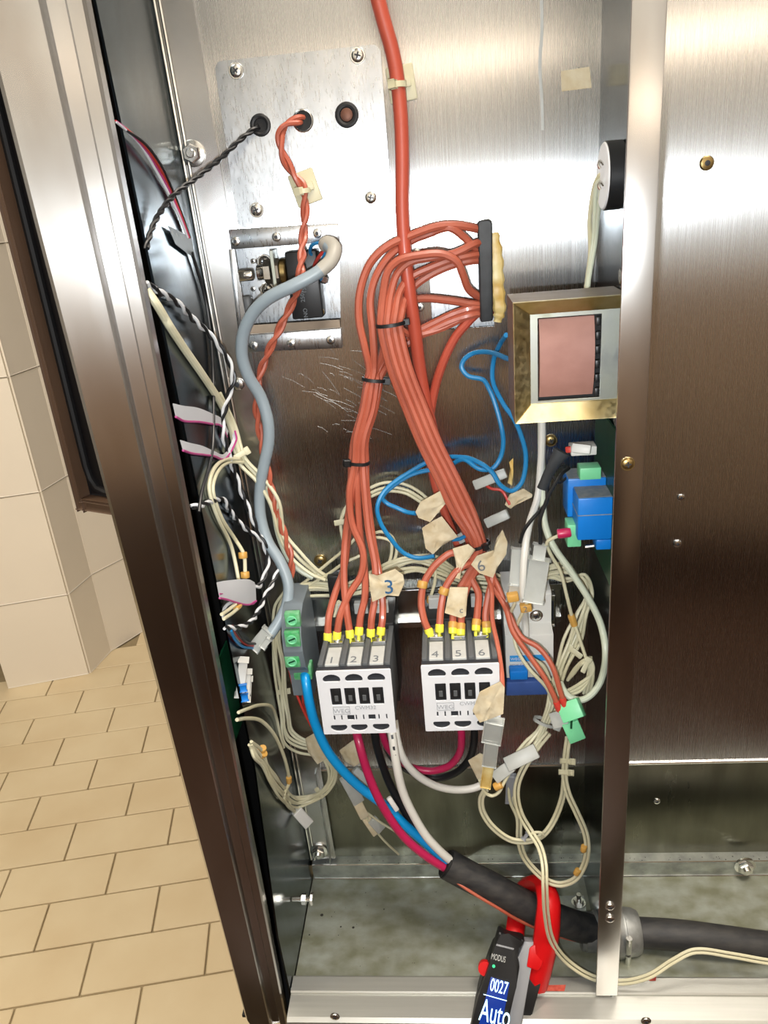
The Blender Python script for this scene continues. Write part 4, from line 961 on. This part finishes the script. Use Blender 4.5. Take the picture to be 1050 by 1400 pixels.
bwp = [(198,386,114),(212,396,102),(240,412,80),(264,436,56),(290,461,36),(312,492,26),(319,518,24),(311,546,24),(304,579,24),(309,610,22),(317,635,22),(329,669,20),(348,715,20),(360,740,22),(366,768,26),(357,798,40),(340,806,60),(326,813,78),(314,825,94),(304,842,112)]
pair(['white_wire','black_wire'], ['shiny white wire twisted with a black one, running from high on the post edge', 'black wire twisted with a shiny white one, running from high on the post edge'],
     bwp, 1.2, [SILVERW, BLACKW], 1.25, 16, 'wire', 'twisted black and white lead')
bw2 = [(262,693,112),(278,690,96),(297,683,70),(306,684,56),(313,696,46),(322,709,40),(340,726,30),(358,738,24),(372,753,24),(381,768,26),(376,790,34),(364,812,48),(354,834,62),(343,850,80),(326,858,98),(308,858,116)]
pair(['white_wire','black_wire'], ['shiny white wire twisted with a black one, starting below the two ribbon cables', 'black wire twisted with a shiny white one, starting below the two ribbon cables'],
     bw2, 1.1, [SILVERW, BLACKW], 1.1, 14, 'wire', 'second twisted black and white lead')
wire('cream_cable', 'thick cream cable running diagonally down the side sheet from the post edge', [(200,396,112),(214,416,96),(232,446,74),(251,475,52),(282,520,28),(305,557,16),(318,588,12),(324,610,12),(333,632,12)], 2.6, CREAM, 'cable', sides=10)
CG = 'cream wires down the corner by the grey cable'
c1 = [(300,540,16),(318,585,10),(331,628,12),(356,654,12),(376,688,12),(387,731,12),(405,758,12),(428,783,12),(450,792,14)]
for k, (dx, dh, l) in enumerate(((0,0,'cream wire from the clip to the rail, hugging the grey cable, upper of the pair'), (-5,2,'cream wire from the clip to the rail, hugging the grey cable, middle of the three'), (4,1,'cream wire from the clip to the rail, hugging the grey cable, outermost at the bend'))):
    wire('cream_wire', l, [(x+dx*min(1, i/2), y-dx*.7, h+dh) for i, (x, y, h) in enumerate(c1)], 1.5, CREAM, 'wire', CG)
wire('pale_cable', 'pale green cream cable rounding the bend beside the twisted orange pair', [(357,658,10),(372,690,10),(380,730,10),(393,762,10),(410,780,11),(428,790,12)], 2.1, PALE, 'cable')
LG = 'cream loop wires on the side sheet'
wire('cream_wire', 'cream wire looping from the clip down to the folded ribbon, outer strand without markers', [(330,628,14),(309,628,22),(292,642,34),(286,668,44),(297,706,50),(316,746,60),(326,792,68),(328,815,76)], 1.4, CREAM, 'wire', LG)
o = wire('cream_wire', 'cream wire looping from the clip, inner strand carrying two amber markers', [(332,632,14),(313,632,20),(297,646,30),(291,670,40),(303,708,48),(322,738,54),(333,757,58),(335,776,62),(334,796,68),(322,815,84)], 1.4, CREAM, 'wire', LG)
for x, y in ((332,759),(335,786)):
    collar('wire_marker', o, U(x,y,58 if y < 770 else 65), dirpx((x,y-6,58),(x+1,y+6,60)), 3.4, 4.6, MARK)
def clip(label, x, y, h, dx, dy, s=1.0):
    t = thing('cable_clip', label, 'cable clip', U(x, y, h)); bm = bmesh.new(); p = U(x,y,h); d = dirpx((x-dx,y-dy,h),(x+dx,y+dy,h)); v = (EYE-p).normalized(); q = v.cross(d).normalized()
    obox(bm, p, d*.0019*s, q*.0042*s, v*.0026*s, .0008, 2); finish('clip_band', bm, CREAM, t, True)
    bm = bmesh.new(); obox(bm, p+q*.0052*s+v*.0006, d*.0026*s, q*.0018*s, v*.0022*s, .0007, 2); finish('clip_head', bm, CREAM, t, True); return t
clip('cream cable clip at the fork of cream wires beside the grey cable', 328, 622, 15, 5, 8, 1.2)
clip('cream cable clip on the looped cream wires above the amber markers', 299, 712, 50, 5, 10, 1.0)
clip('cream cable clip on the cream bundle below the grey terminal block', 386, 946, 14, 1, 10, .9)
clip('cream cable clip low on the cream loop over the side sheet', 438, 1086, 24, 10, -8, 1.0)
clip('cream cable clip below the taped white tag by the blue cable', 453, 1045, 20, 2, 10, .8)

# ribbon cables
def ribbon(name, label, topl, botl, edge=True, group=None):
    n = 5; a, b = [[clear(p, .0012) for p in spline(PC(q), n)] for q in (topl, botl)]; bm = bmesh.new(); R = []
    for p, q in zip(a, b):
        u = (q-p); v = Vector((0,.0009,0)); R.append([bm.verts.new(p), bm.verts.new(q), bm.verts.new(q+v), bm.verts.new(p+v)])
    for i in range(len(R)-1):
        for k in range(4): bm.faces.new((R[i][k], R[i][(k+1)%4], R[i+1][(k+1)%4], R[i+1][k]))
    bm.faces.new(R[0]); bm.faces.new(R[-1])
    t = tag(finish(name, bm, RIBBON, None, True, 50), label, 'ribbon cable', group)
    bm = bmesh.new(); tube(bm, [p+Vector((0,.0004,0)) for p in b], .0008, 6); finish('edge_core', bm, PINKW, t, True); return t
RG = 'grey ribbon cables from behind the post'
r1 = ribbon('ribbon_cable', 'narrow grey ribbon cable with pink edge, upper of two leaving the post edge', [(236,552,118),(249,555,104),(270,558,70),(290,566,36),(304,574,20),(312,590,14)], [(240,570,118),(252,576,104),(272,577,70),(290,580,38),(303,583,22),(310,598,15)], group=RG)
r2 = ribbon('ribbon_cable', 'narrow grey ribbon cable with pink edge, lower of two leaving the post edge', [(246,602,118),(259,606,104),(276,610,76),(292,617,46),(306,621,28),(318,600,16),(316,588,13)], [(250,616,118),(262,620,104),(278,622,76),(293,624,48),(308,627,30),(323,602,17),(321,589,14)], group=RG)
r3 = ribbon('ribbon_cable', 'broad grey ribbon cable folded back on itself at the post edge', [(296,797,118),(306,795,108),(325,793,90),(340,793,74),(348,797,64)], [(300,818,118),(310,820,108),(326,825,90),(340,827,74),(349,822,64)], group=RG)
r4 = ribbon('ribbon_cable', 'short return fold of the broad grey ribbon cable below its pink line', [(349,799,62),(344,802,68),(328,809,84),(308,812,104)], [(350,822,62),(345,826,68),(328,824,84),(308,818,104)], group=RG)
for nm, p in (('inner_edge_core', [(300,812,117),(316,811,96),(332,810,80),(347,813,63)]),):
    bm = bmesh.new(); tube(bm, spline(P3(p), 5), .0006, 6); finish(nm, bm, PINKW, r3, True)
for k, p in enumerate(([(303,840,118),(312,834,106),(322,826,94)], [(306,846,118),(318,838,102),(328,829,88)])):
    o = wire('cream_wire', ('short cream wire coming out under the folded ribbon, upper one', 'short cream wire coming out under the folded ribbon, lower one with amber sleeve')[k], p, 1.3, CREAM, 'wire', 'cream stubs under the ribbon')
    if k: collar('wire_marker', o, U(325,830,90), dirpx((318,838,102),(328,829,88)), 2.2, 8, MARK)
# side control board and its plug behind the post
sb = thing('control_board', 'green control board edge hidden behind the post beside the blue and white plug', 'circuit board', (-.165, -.11, -.3))
bm = bmesh.new(); box(bm, (-.176,-.108,-.375), (-.1745,-.075,-.30), .0003); finish('circuit_board', bm, PCB, sb)
wp_ = thing('header_plug', 'cream header plugs with blue levers standing on the side sheet below the blue leads', 'plug', U(335, 960, 80))
for i, (a, b) in enumerate((((333,902,88),(328,950,92)), ((340,918,80),(338,956,84)), ((341,928,72),(339,966,76)))):
    bm = bmesh.new(); bar_px(bm, a, b, 12 if i == 0 else 7, 9, .0008); finish('plug_shell', bm, MCBW, wp_, True)
for x, y in ((332,940),(334,953)):
    bm = bmesh.new(); bar_px(bm, (x,y-4,98), (x+1,y+5,99), 9, 3, .0005); finish('lever', bm, BLUEP, wp_, True)

# cream bundle below the grey block and its loop
VB = 'cream bundle strands beside the grey terminal block'
for k in range(5):
    f = (k-2)*4.2
    wire('cream_wire', 'one of five cream wires in the bundle falling beside the grey terminal block',
         [(392+f*.5,808+abs(f)*.3,14),(383+f*.7,830,14+k%2*2),(378+f*.6,870,15),(381+f*.8,910,15+k%2*2),(386+f*.45,948,15),(388+f*.6,980,15+k%2*2),(395+f*.7,1004-f*.9,16),(412+f*.4,1018-f*.9,17),(434,1024-f*1.1,20),(446+f*.5,1034,21),(455+f*.6,1052,21),(452+f*.5,1070,22),(440+f*.3,1083+f*.2,23),(424,1093+f*.8,24),(404,1096+f*.9,30),(386,1082+f,40),(374-f*.4,1066+f*.6,52),(364-f*.4,1046,66),(354-f*.5,1031+f*.4,84),(343,1018+f*.5,104)], 1.25, CREAM, 'wire', VB)
o = wire('cream_wire', 'lone cream wire arching from the post edge into the cream bundle, upper one', [(326,974,116),(336,970,104),(354,964,76),(371,966,50),(378,982,34),(383,1004,24),(388,1022,18)], 1.3, CREAM, 'wire', 'lone cream wires')
o = wire('cream_wire', 'lone cream wire arching from the post edge with an amber marker half way down', [(324,984,116),(336,982,102),(356,985,80),(374,1003,62),(386,1028,50),(393,1052,42),(395,1070,38),(388,1088,34),(393,1101,32),(404,1110,30)], 1.5, CREAM, 'wire', 'lone cream wires')
collar('wire_marker', o, U(395,1066,39), dirpx((393,1052,42),(395,1074,38)), 2.6, 7, MARK)
o = wire('cream_wire', 'short cream wire from the bundle into the white plug on the side sheet', [(392,1078,36),(396,1098,34),(402,1110,32),(412,1116,32)], 1.3, CREAM)
tp_ = thing('white_plug', 'small white plug hanging at the end of the cream loop on the side sheet', 'plug', U(414, 1130, 30))
bm = bmesh.new(); bar_px(bm, (405,1108,31), (422,1127,30), 15, 6); finish('plug_body', bm, MCBW, tp_)
mk = thing('marker_cluster', 'cluster of amber wire markers where the cream loop goes behind the post', 'wire markers', U(355, 1035, 86))
for x, y, a in ((353,1026,.4),(359,1024,1.2),(352,1035,2.0),(360,1031,.8),(355,1041,1.6)):
    bm = bmesh.new(); p = U(x,y,86); lathe(bm, [(.0026,-.0022),(.003,-.0018),(.003,.0018),(.0026,.0022)], p, (math.cos(a),-.3,math.sin(a)), 8); finish('wire_marker', bm, MARK, mk, True)
flag('paper_tag', 'blank masking tape tag beside the blue cable below the grey terminal block', [(417,1010,26),(432,1001,30),(452,1034,34),(434,1045,30),(421,1028,27)])
flag('paper_tag', 'blank masking tape tag between the blue and crimson cables', [(464,1026,44),(486,1010,50),(498,1040,52),(484,1048,48),(470,1040,44)])

def crimp(label, segs, leads=(), cat='splice', m=CLEAR, name='wire_splice'):
    t = thing(name, label, cat, U(*segs[0][0]))
    for i, (a, b, wpx, tk) in enumerate(segs):
        bm = bmesh.new(); bar_px(bm, a, b, wpx, tk, .0010); finish(('plug_half', 'socket_half', 'end_sleeve', 'latch')[min(i,3)], bm, leads[i] if i < len(leads) and leads[i] else m, t, True)
    return t
crimp('milky two part plug under the thick blue cable beside the crimson one', [((472,1062,52),(490,1096,50),17,6), ((487,1094,50),(498,1116,48),13,5.5)], (None, PAPER))
crimp('milky splice partly hidden between the blue and crimson cables', [((484,1052,48),(516,1088,48),13,5)])
crimp('white taped splice with a blue mark at the tip of the cream tails', [((500,1118,46),(515,1140,44),12,3), ((508,1120,46),(522,1135,44),14,3)], (PAPER, CLEAR))
TG = 'cream tails under the crimson cable'
for k, p in enumerate(([(498,1112,48),(508,1128,46),(524,1148,40),(545,1168,30)], [(500,1110,48),(520,1124,44),(545,1140,38),(560,1152,30)])):
    wire('cream_wire', ('cream tail with a bare dark end just above the ledge', 'cream tail going behind the crimson cable')[k], p, 1.0, CREAM, 'wire', TG)
crimp('small white sleeve on the black cable beside the thick white cable', [((531,1090,74),(543,1108,76),7,4)], (MCBW,))

# ------------------------------------------------------------------ cream wires behind the contactors
HG = 'cream wires strung along the rail'
for k in range(6):
    f = k-2.5
    wire('cream_wire', 'one of six cream wires strung in a bunch behind the contactors above the rail',
         [(396,812+f*3,12+k%2*3),(430,806+f*4,13),(470,806+f*3,14+k%3*2),(505,796+f*5,14),(535,778+f*4,16+k%2*3),(566,768+f*4,18),(595,774+f*5,16+k%3*3),(630,790+f*4,14),(665,796+f*5,14+k%2*3),(700,800+f*4,16),(730,796+f*3,18)], 1.4, CREAM, 'wire', HG)
for k, p in enumerate(([(402,806,10),(424,790,12),(446,772,14),(470,752,14),(486,736,12)], [(400,813,12),(428,797,14),(450,784,16),(470,770,16),(492,760,12)])):
    wire('cream_wire', ('cream wire slanting up from the corner to the orange bundle, steeper one','cream wire slanting up from the corner to the orange bundle, flatter one')[k], p, 1.3, CREAM, 'wire', 'slanting cream wires')
for k, dy in enumerate((0, 7, 12)):
    wire('cream_wire', ('cream wire arching highest from behind the orange bundle over to the taped splices','cream wire arching second highest from behind the orange bundle to the taped splices','cream wire arching lowest from behind the orange bundle to the taped splices')[k], [(470,745,8),(466,712,8+k),(477,688+dy*.5,8),(503,669+dy,9),(526,660+dy,10),(553,662+dy,10),(578,676+dy,10),(600,700,9)], 1.3, CREAM, 'wire', 'arching cream wires')
for k, dy in enumerate((0, 8)):
    wire('cream_wire', ('cream wire hooking down beside tag 3, outer hook','cream wire hooking down beside tag 3, inner hook')[k], [(508,731+dy*.6,12),(520,727+dy,14),(534,732+dy,16),(542-dy*.8,748,17),(540-dy*.8,764,17),(532-dy*.6,778,16)], 1.3, CREAM, 'wire', 'hooked cream wires')
o = wire('cream_wire', 'cream wire dropping to an amber marker between the two contactors', [(575,765,20),(590,769,22),(595,780,24),(594,798,26),(590,812,28),(588,820,28)], 1.3, CREAM)
collar('wire_marker', o, U(589,820,28), dirpx((590,812,28),(588,824,28)), 3.2, 5, MARK)
clip('grey cable clip on the arching cream wires beside the orange bundle', 466, 714, 9, 2, 12, 1.3)
wire('cream_wire', 'cream wire peeping out behind the first orange wires of contactor 1-2-3', [(470,835,34),(463,822,34),(460,832,36),(456,848,40)], 1.2, CREAM)

# taped splices and tags by the bundle
flag('paper_tag', 'upper white taped tag folded over the blue wire splice', [(568,700,30),(575,686,32),(604,670,36),(613,684,34),(603,696,34),(588,714,32),(572,708,30)])
flag('paper_tag', 'lower, larger white taped tag beneath the folded one at the blue splice', [(577,722,30),(592,712,32),(604,706,32),(626,734,30),(604,746,30),(592,758,30),(582,750,30)])
t6 = flag('paper_tag', 'masking tape tag handwritten 6 wrapped round the orange wires', [(644,772,54),(652,760,56),(675,752,56),(679,736,54),(687,724,50),(694,742,50),(692,758,52),(680,776,55),(674,790,56),(656,784,56)])
text('6', .0125, INK, t6, U(654,782,58.6), (1,0,.25), (-.1,0,1))
t3 = flag('paper_tag', 'masking tape tag handwritten 3 in blue across the orange wires', [(504,784,62),(516,787,63),(540,778,62),(551,786,61),(553,797,61),(545,815,62),(530,814,63),(509,823,63),(506,806,63)])
text('3', .0165, INKB, t3, U(525,812,66.0), (1,0,0), (0,0,1))
flag('paper_tag', 'crumpled narrow tape tag hanging between the second and third orange wires', [(619,750,50),(640,744,54),(650,752,52),(638,768,54),(630,780,56),(629,792,56),(622,790,56),(624,774,54)])
td = flag('paper_tag', 'tape tag wrapped over two orange wires above contactor 4-5-6', [(615,803,62),(640,803,62),(637,842,66),(630,845,66),(608,838,66),(611,822,64)])
text('c', .007, INK, td, U(628,838,68.6), (1,0,0), (0,0,1))
flag('paper_tag', 'pale tape tag beside the wide blue loop', [(690,690,22),(697,676,26),(716,668,28),(728,676,28),(727,680,28),(706,690,26),(698,696,24)])
flag('paper_tag', 'curled strip of yellowed tape standing above the wide blue loop', [(694,660,22),(698,640,24),(696,632,26),(702,626,26),(702,650,26),(700,664,24)], GLUE)
crimp('milky splice crossed by the blue wires, mostly hidden by the orange bundle', [((648,664,24),(692,646,26),14,5)])
crimp('milky splice pointing from the orange bundle up to the pale tape tag', [((664,716,24),(695,702,26),14,5)])
crimp('small milky splice tucked behind the orange bundle below the folded tag', [((626,738,18),(652,724,18),14,5)])
wire('red_wire', 'short red wire loop tucked behind the wide blue loop', [(662,662,20),(672,668,20),(684,670,20),(690,676,22),(697,690,24)], 1.2, REDW)
flag('paper_tag', 'yellowed blank tape tag over the corner of contactor 4-5-6', [(646,972,114),(656,946,116),(684,932,116),(690,940,116),(688,976,116),(668,984,116),(656,988,115)])
flag('paper_tag', 'yellowed blank tape tag hanging beside the milky upright plug', [(640,1040,94),(656,1030,98),(668,1034,98),(672,1064,98),(664,1078,96),(652,1064,94)])

# ------------------------------------------------------------------ wires and plugs by the circuit breaker
wire('white_cable', 'white cable running straight down between the milky plugs into the circuit breaker', [(741,560,40),(741,600,40),(739,640,40),(735,680,44),(724,715,56),(718,750,66),(715,798,70),(716,832,66),(718,850,58),(719,875,60)], 2.6, WHITEW, 'cable', sides=10)
wire('pale_cable', 'thick pale green cable swinging in the widest loop beside the divider', [(740,575,36),(740,620,38),(742,672,42),(744,712,50),(755,744,58),(779,779,64),(806,821,68),(822,856,72),(828,894,76),(822,929,80),(810,948,84),(795,957,86),(779,953,84),(771,944,80),(766,934,74)], 2.5, PALE, 'cable', sides=10)
o = wire('cream_wire', 'cream wire with a long amber marker hanging beside the wide pale loop', [(774,730,78),(760,734,74),(748,742,70),(754,760,66),(766,781,66),(775,815,66),(782,843,66),(788,860,68),(796,884,72),(804,908,76)], 1.3, CREAM)
collar('wire_marker', o, U(783,848,66), dirpx((779,833,66),(789,862,68)), 2.6, 9, MARK)
bm = bmesh.new(); p = U(770,729,78); lathe(bm, [(.0030,-.004),(.0034,-.003),(.0034,.004),(.0030,.005)], p, (1,0,.1), 12); finish('end_sleeve', bm, CRIM, o, True)
PGR = 'cream pair to the circuit breaker'
for k, p in enumerate(([(694,838,56),(701,856,66),(706,886,72),(723,914,76),(747,940,78),(756,962,76)], [(697,844,56),(707,872,68),(722,896,74),(742,910,76),(752,930,76)])):
    wire('cream_wire', ('cream wire crossing the front of the circuit breaker, lower one', 'cream wire crossing the front of the circuit breaker, upper one')[k], p, 1.4, CREAM, 'wire', PGR)
boot = wire('black_wire', 'black wire crossing the white cable above the milky plugs, curving away from the boot', [(752,648,56),(748,668,58),(747,687,60),(735,702,66),(725,713,68),(716,726,68),(711,742,66)], 1.3, BLACKW, 'wire', 'black wires from the boot')
wire('black_wire', 'black wire dropping straight from the relays into the upright milky plug', [(778,640,54),(768,648,60),(753,671,64),(744,693,66),(738,712,68),(739,736,68),(738,752,68)], 1.3, BLACKW, 'wire', 'black wires from the boot')
wire('black_wire', 'thin black wire looped against the blue relays', [(776,652,56),(764,660,60),(756,650,60),(760,640,58),(772,634,56)], .9, BLACKW)
bt = thing('rubber_boot', 'black tapered rubber boot pointing down from the white plug on the board', 'boot', U(745, 660, 60))
bm = bmesh.new(); tube(bm, spline(P3([(768,617,62),(760,630,62),(750,648,60),(741,668,58)]), 4), [.0062,.0058,.0052,.0048,.0045,.0042,.0040,.0039,.0038,.0037,.0036,.0036,.0036], 12, .6); finish('boot_sleeve', bm, RUBBER, bt, True)
bp_ = crimp('small white plug on the circuit board above the black boot', [((774,615,66),(784,614,68),9,5), ((782,612,70),(808,615,74),13,5)], (REDW, MCBW), 'plug', MCBW, 'board_plug')
crimp('flat milky plug behind the white cable, wider at its foot', [((712,750,62),(708,800,66),24,4), ((708,798,66),(703,822,66),20,4)])
crimp('upright milky plug hanging from the black wire over the circuit breaker', [((739,744,68),(736,766,70),17,6), ((738,764,71),(729,822,74),27,7), ((743,770,68),(738,812,70),8,8)])
MG = 'amber markers at the milky plugs'
for k, (a, b, l) in enumerate((((705,822,68),(697,840,62),'cream wire with an amber bead below the flat milky plug'), ((726,812,74),(706,856,66),'cream wire with an amber marker numbered 2 below the upright milky plug'))):
    mp_ = ((a[0]+b[0])/2, (a[1]+b[1])/2, (a[2]+b[2])/2+1)
    o = wire('cream_wire', l, [a, mp_, b], 1.4, CREAM, 'wire', MG)
    q = U(701 if k == 0 else 719, 816 if k == 0 else 830, 70 if k == 0 else 72)
    bm = bmesh.new(); obox(bm, q, Vector((.0042,0,.0006)), Vector((0,.0032,0)), Vector((-.0005,0,.0031)), .0012, 2); mo = finish('wire_marker', bm, MARK, o, True)
    if k: text('2', .0062, INK, mo, q+Vector((-.0019,-.0034,-.0020)), (1,0,.12), (-.1,0,1))

# pale green loose plug
gp = thing('green_plug', 'loose pale green plug at the end of two orange wires beside the divider post', 'plug', U(785, 1000, 95))
bm = bmesh.new(); bar_px(bm, (767,976,94), (795,966,96), 26, 9); finish('plug_body', bm, GREENT, gp, True)
bm = bmesh.new(); bar_px(bm, (778,985,95), (789,1010,97), 23, 8); finish('plug_foot', bm, GREENT, gp, True)
bm = bmesh.new(); bar_px(bm, (755,986,91), (776,980,93), 22, 7); finish('clear_cover', bm, CLEAR, gp, True)
bm = bmesh.new(); obox(bm, U(781,990,101), Vector((.0007,0,0)), Vector((0,.0004,0)), Vector((0,0,.004))); finish('key_slot', bm, PCB, gp)

# the thick cream bundle hanging by the divider
DB = 'cream strands of the hanging bundle by the divider'
for k in range(6):
    f = (k-2.5); g = (k*37 % 7 - 3)
    wire('cream_wire', 'one of six cream wires in the bundle arching beside the circuit breaker and divider',
         [(738+f*2,792+f*2,34),(752,783+f*3,36+k%2*3),(776+g*.5,783+f*4,40),(797+f*1.5,793-f*3,44+k%2*3),(804+f*1.5,812-f,48),(796+f*3.2,842+g,52+k%3*3),(783+f*4.2,876+g,58),(770+f*3.2,908,62+k%2*3),(759+f*2.5,942,66),(753+f*2,968,70+k%2*2),(742+f*2.2,996,74),(728+f*3,1018+f*1.5,78),(712+f*3,1034+f*3,80)], 1.3, CREAM, 'wire', DB)
for k, dx in enumerate((0, 5, 10)):
    wire('cream_wire', 'one of three cream wires knotted back in a small loop by the wide pale cable', [(762,946+dx*.4,76),(776,944+dx*.6,78),(795,933+dx,80),(810-dx*.3,920+dx*.3,80),(809-dx*.6,905+dx*.3,78),(800-dx*.5,902+dx*.6,76),(786,914+dx*.5,72),(776,930,68)], 1.3, CREAM, 'wire', 'small knotted cream loop')
for k, dx in enumerate((-4, 0, 4)):
    wire('cream_wire', 'one of three cream tails hanging straight down below the knotted loop', [(806+dx*.4,898,74),(808+dx*.7,915,76),(806+dx,932,76),(802+dx,948,74)], 1.2, CREAM, 'wire', 'cream tails below the knot')
tie('pale cable tie round the hanging cream bundle beside the green plug', U(745,987,76), dirpx((752,970,72),(735,1008,76)), 8.5, 5.0, CLEAR, None, (-1,.2))
clip('pale cable clip high on the hanging cream bundle', 788, 893, 62, 6, -8, 1.2)
clip('pale cable clip on the knotted cream loop beside the wide pale cable', 800, 912, 82, 6, 3, 1.1)

# hanging loops under the breaker
LP = 'double cream wires hanging in loops above the floor pan'
def double(base, pts, sep, rr=1.25, dirs=None, group=LP):
    for k, s in enumerate((-1, 1)):
        q = []
        for i, (x, y, h) in enumerate(pts):
            a = pts[max(i-1,0)]; b = pts[min(i+1,len(pts)-1)]; tx, ty = b[0]-a[0], b[1]-a[1]; L = math.hypot(tx, ty) or 1
            q.append((x - ty/L*sep*s, y + tx/L*sep*s, h + (1.2 if k else 0)))
        wire('cream_wire', base + ', one of two together', q, rr, CREAM, 'wire', 'paired strands: ' + base)
double('cream wire hanging past the clamp jaw, then along the floor pan', [(750,1002,80),(737,1018,80),(722,1040,82),(709,1066,84),(706,1088,86),(712,1114,88),(726,1138,92),(738,1158,104),(744,1182,118),(745,1212,126),(747,1250,126),(755,1287,120),(775,1314,117),(807,1335,122),(846,1343,123),(886,1335,122),(920,1314,114),(951,1300,108),(1000,1306,110),(1060,1316,112),(1250,1330,110)], 2.6)
double('cream wire in the long narrow loop that hangs lowest', [(697,1070,76),(700,1096,78),(709,1118,80),(710,1148,82),(717,1172,84),(734,1193,88),(750,1205,90),(767,1209,92),(786,1202,94),(799,1182,94),(803,1160,94),(800,1138,92),(788,1110,90),(777,1086,88),(772,1064,86),(773,1040,88),(777,1008,90)], 2.4)
double('cream wire in the broad loop crossing to the ring clip', [(774,1034,84),(772,1064,82),(769,1090,82),(758,1120,84),(743,1141,88),(722,1150,90),(698,1148,90),(674,1131,88),(660,1110,86),(658,1092,86),(664,1080,88)], 2.2)
o = wire('cream_wire', 'cream wire in the little curl under the slanting milky plug', [(656,1066,98),(662,1082,98),(672,1088,98),(682,1083,98),(689,1070,96),(696,1058,94)], 1.3, CREAM)
collar('wire_marker', o, U(681,1074,97), (1,0,.6), 3.4, 6, MARK)
for k, (x, y) in enumerate(((798,1160),(789,1192))):
    bm = bmesh.new(); p = U(x, y, 95); lathe(bm, [(.0022,-.0028),(.0026,-.0022),(.0026,.0022),(.0022,.0028)], p, dirpx((802,1150,95),(796,1180,95)) if k == 0 else dirpx((796,1182,95),(784,1202,95)), 10)
    tag(finish('wire_marker', bm, MARK, None, True), ('amber marker higher on the long narrow cream loop', 'amber marker lower on the long narrow cream loop, beside the divider')[k], 'wire marker')
crimp('slanting milky plug at the end of the hanging cream bundle', [((692,1046,92),(734,1026,88),20,6), ((676,1064,94),(700,1046,92),17,5.5)])
crimp('upright milky plug hanging from the yellowed tag of contactor 4-5-6', [((676,985,112),(672,1012,108),23,6), ((673,1008,108),(669,1044,102),16,5.5), ((669,1040,102),(664,1074,98),11,4)], (None, None, GLUE))
crimp('small grey sleeve hanging behind the cream loops', [((699,1060,78),(697,1096,76),9,3.5)], (GREYJ,))
rc = thing('ring_clip', 'small pale ring clip where the broad cream loop crosses the long one', 'cable clip', U(734,1142,92))
bm = bmesh.new(); n_ = 14; tube(bm, [U(734,1142,92) + Vector((.0052*math.cos(2*PI*k/n_), -.0012*math.sin(2*PI*k/n_), .0046*math.sin(2*PI*k/n_))) for k in range(n_+1)], .0011, 6); finish('ring', bm, CREAM, rc, True)
bm = bmesh.new(); bar_px(bm, (722,1139,92), (716,1147,92), 5, 2); finish('clip_tail', bm, GREYJ, rc)
for x, y, l in ((774,1041,'upper pale cable clip on the double cream wire above the narrow loop'), (772,1056,'lower pale cable clip on the double cream wire above the narrow loop')): clip(l, x, y, 88, 0, 10, .9)

# cream wires of the sounder
SG = 'grey cream wires hanging from the sounder'
for k, p in enumerate(([(828,236,68),(818,242,62),(811,262,54),(806,300,44),(807,345,40),(803,380,44),(800,404,52)], [(830,252,70),(823,256,66),(818,290,54),(814,331,44),(806,378,46),(803,404,54)], [(828,242,68),(816,252,60),(813,290,50),(811,330,42),(805,372,44),(801,404,53)])):
    wire('sounder_wire', ('wire hanging in the widest curve from the sounder to the transformer', 'wire hanging closest to the divider from the sounder to the transformer', 'wire hanging in the middle from the sounder to the transformer')[k], p, 1.35, PALE if k else CREAM, 'wire', SG)

# adhesive tie mounts
for l, x, y, a, h in (('cream adhesive tie mount holding the thick orange red cable', 549, 115, .1, 0), ('cream adhesive tie mount holding the twisted orange pair on the plate', 418, 257, .25, 2.4)):
    t = thing('tie_mount', l, 'tie mount', U(x, y, h)); c_ = U(x, y, h); X = Vector((math.cos(a),0,math.sin(a))); Z = Vector((-math.sin(a),0,math.cos(a)))
    bm = bmesh.new(); obox(bm, c_+Vector((0,-.0016,0)), X*.0088, Vector((0,.0016,0)), Z*.0105, .0010); finish('mount_base', bm, CREAM, t, True)
    bm = bmesh.new(); obox(bm, c_+Vector((0,-.0040,0)), X*.0062, Vector((0,.0010,0)), Z*.0028, .0006); finish('mount_bridge', bm, CREAM, t, True)
tie('cream cable tie clasping the thick orange red cable on its mount', U(543,117,12), dirpx((541,100,12),(545,140,13)), 5.0, 5.2, CREAM, None, (.4,1), w=3.4)
tie('cream cable tie clasping the twisted orange pair on its mount', U(415,261,8), dirpx((413,250,8),(417,275,8)), 3.8, 3.6, CREAM, None, (.5,1), w=3.0)
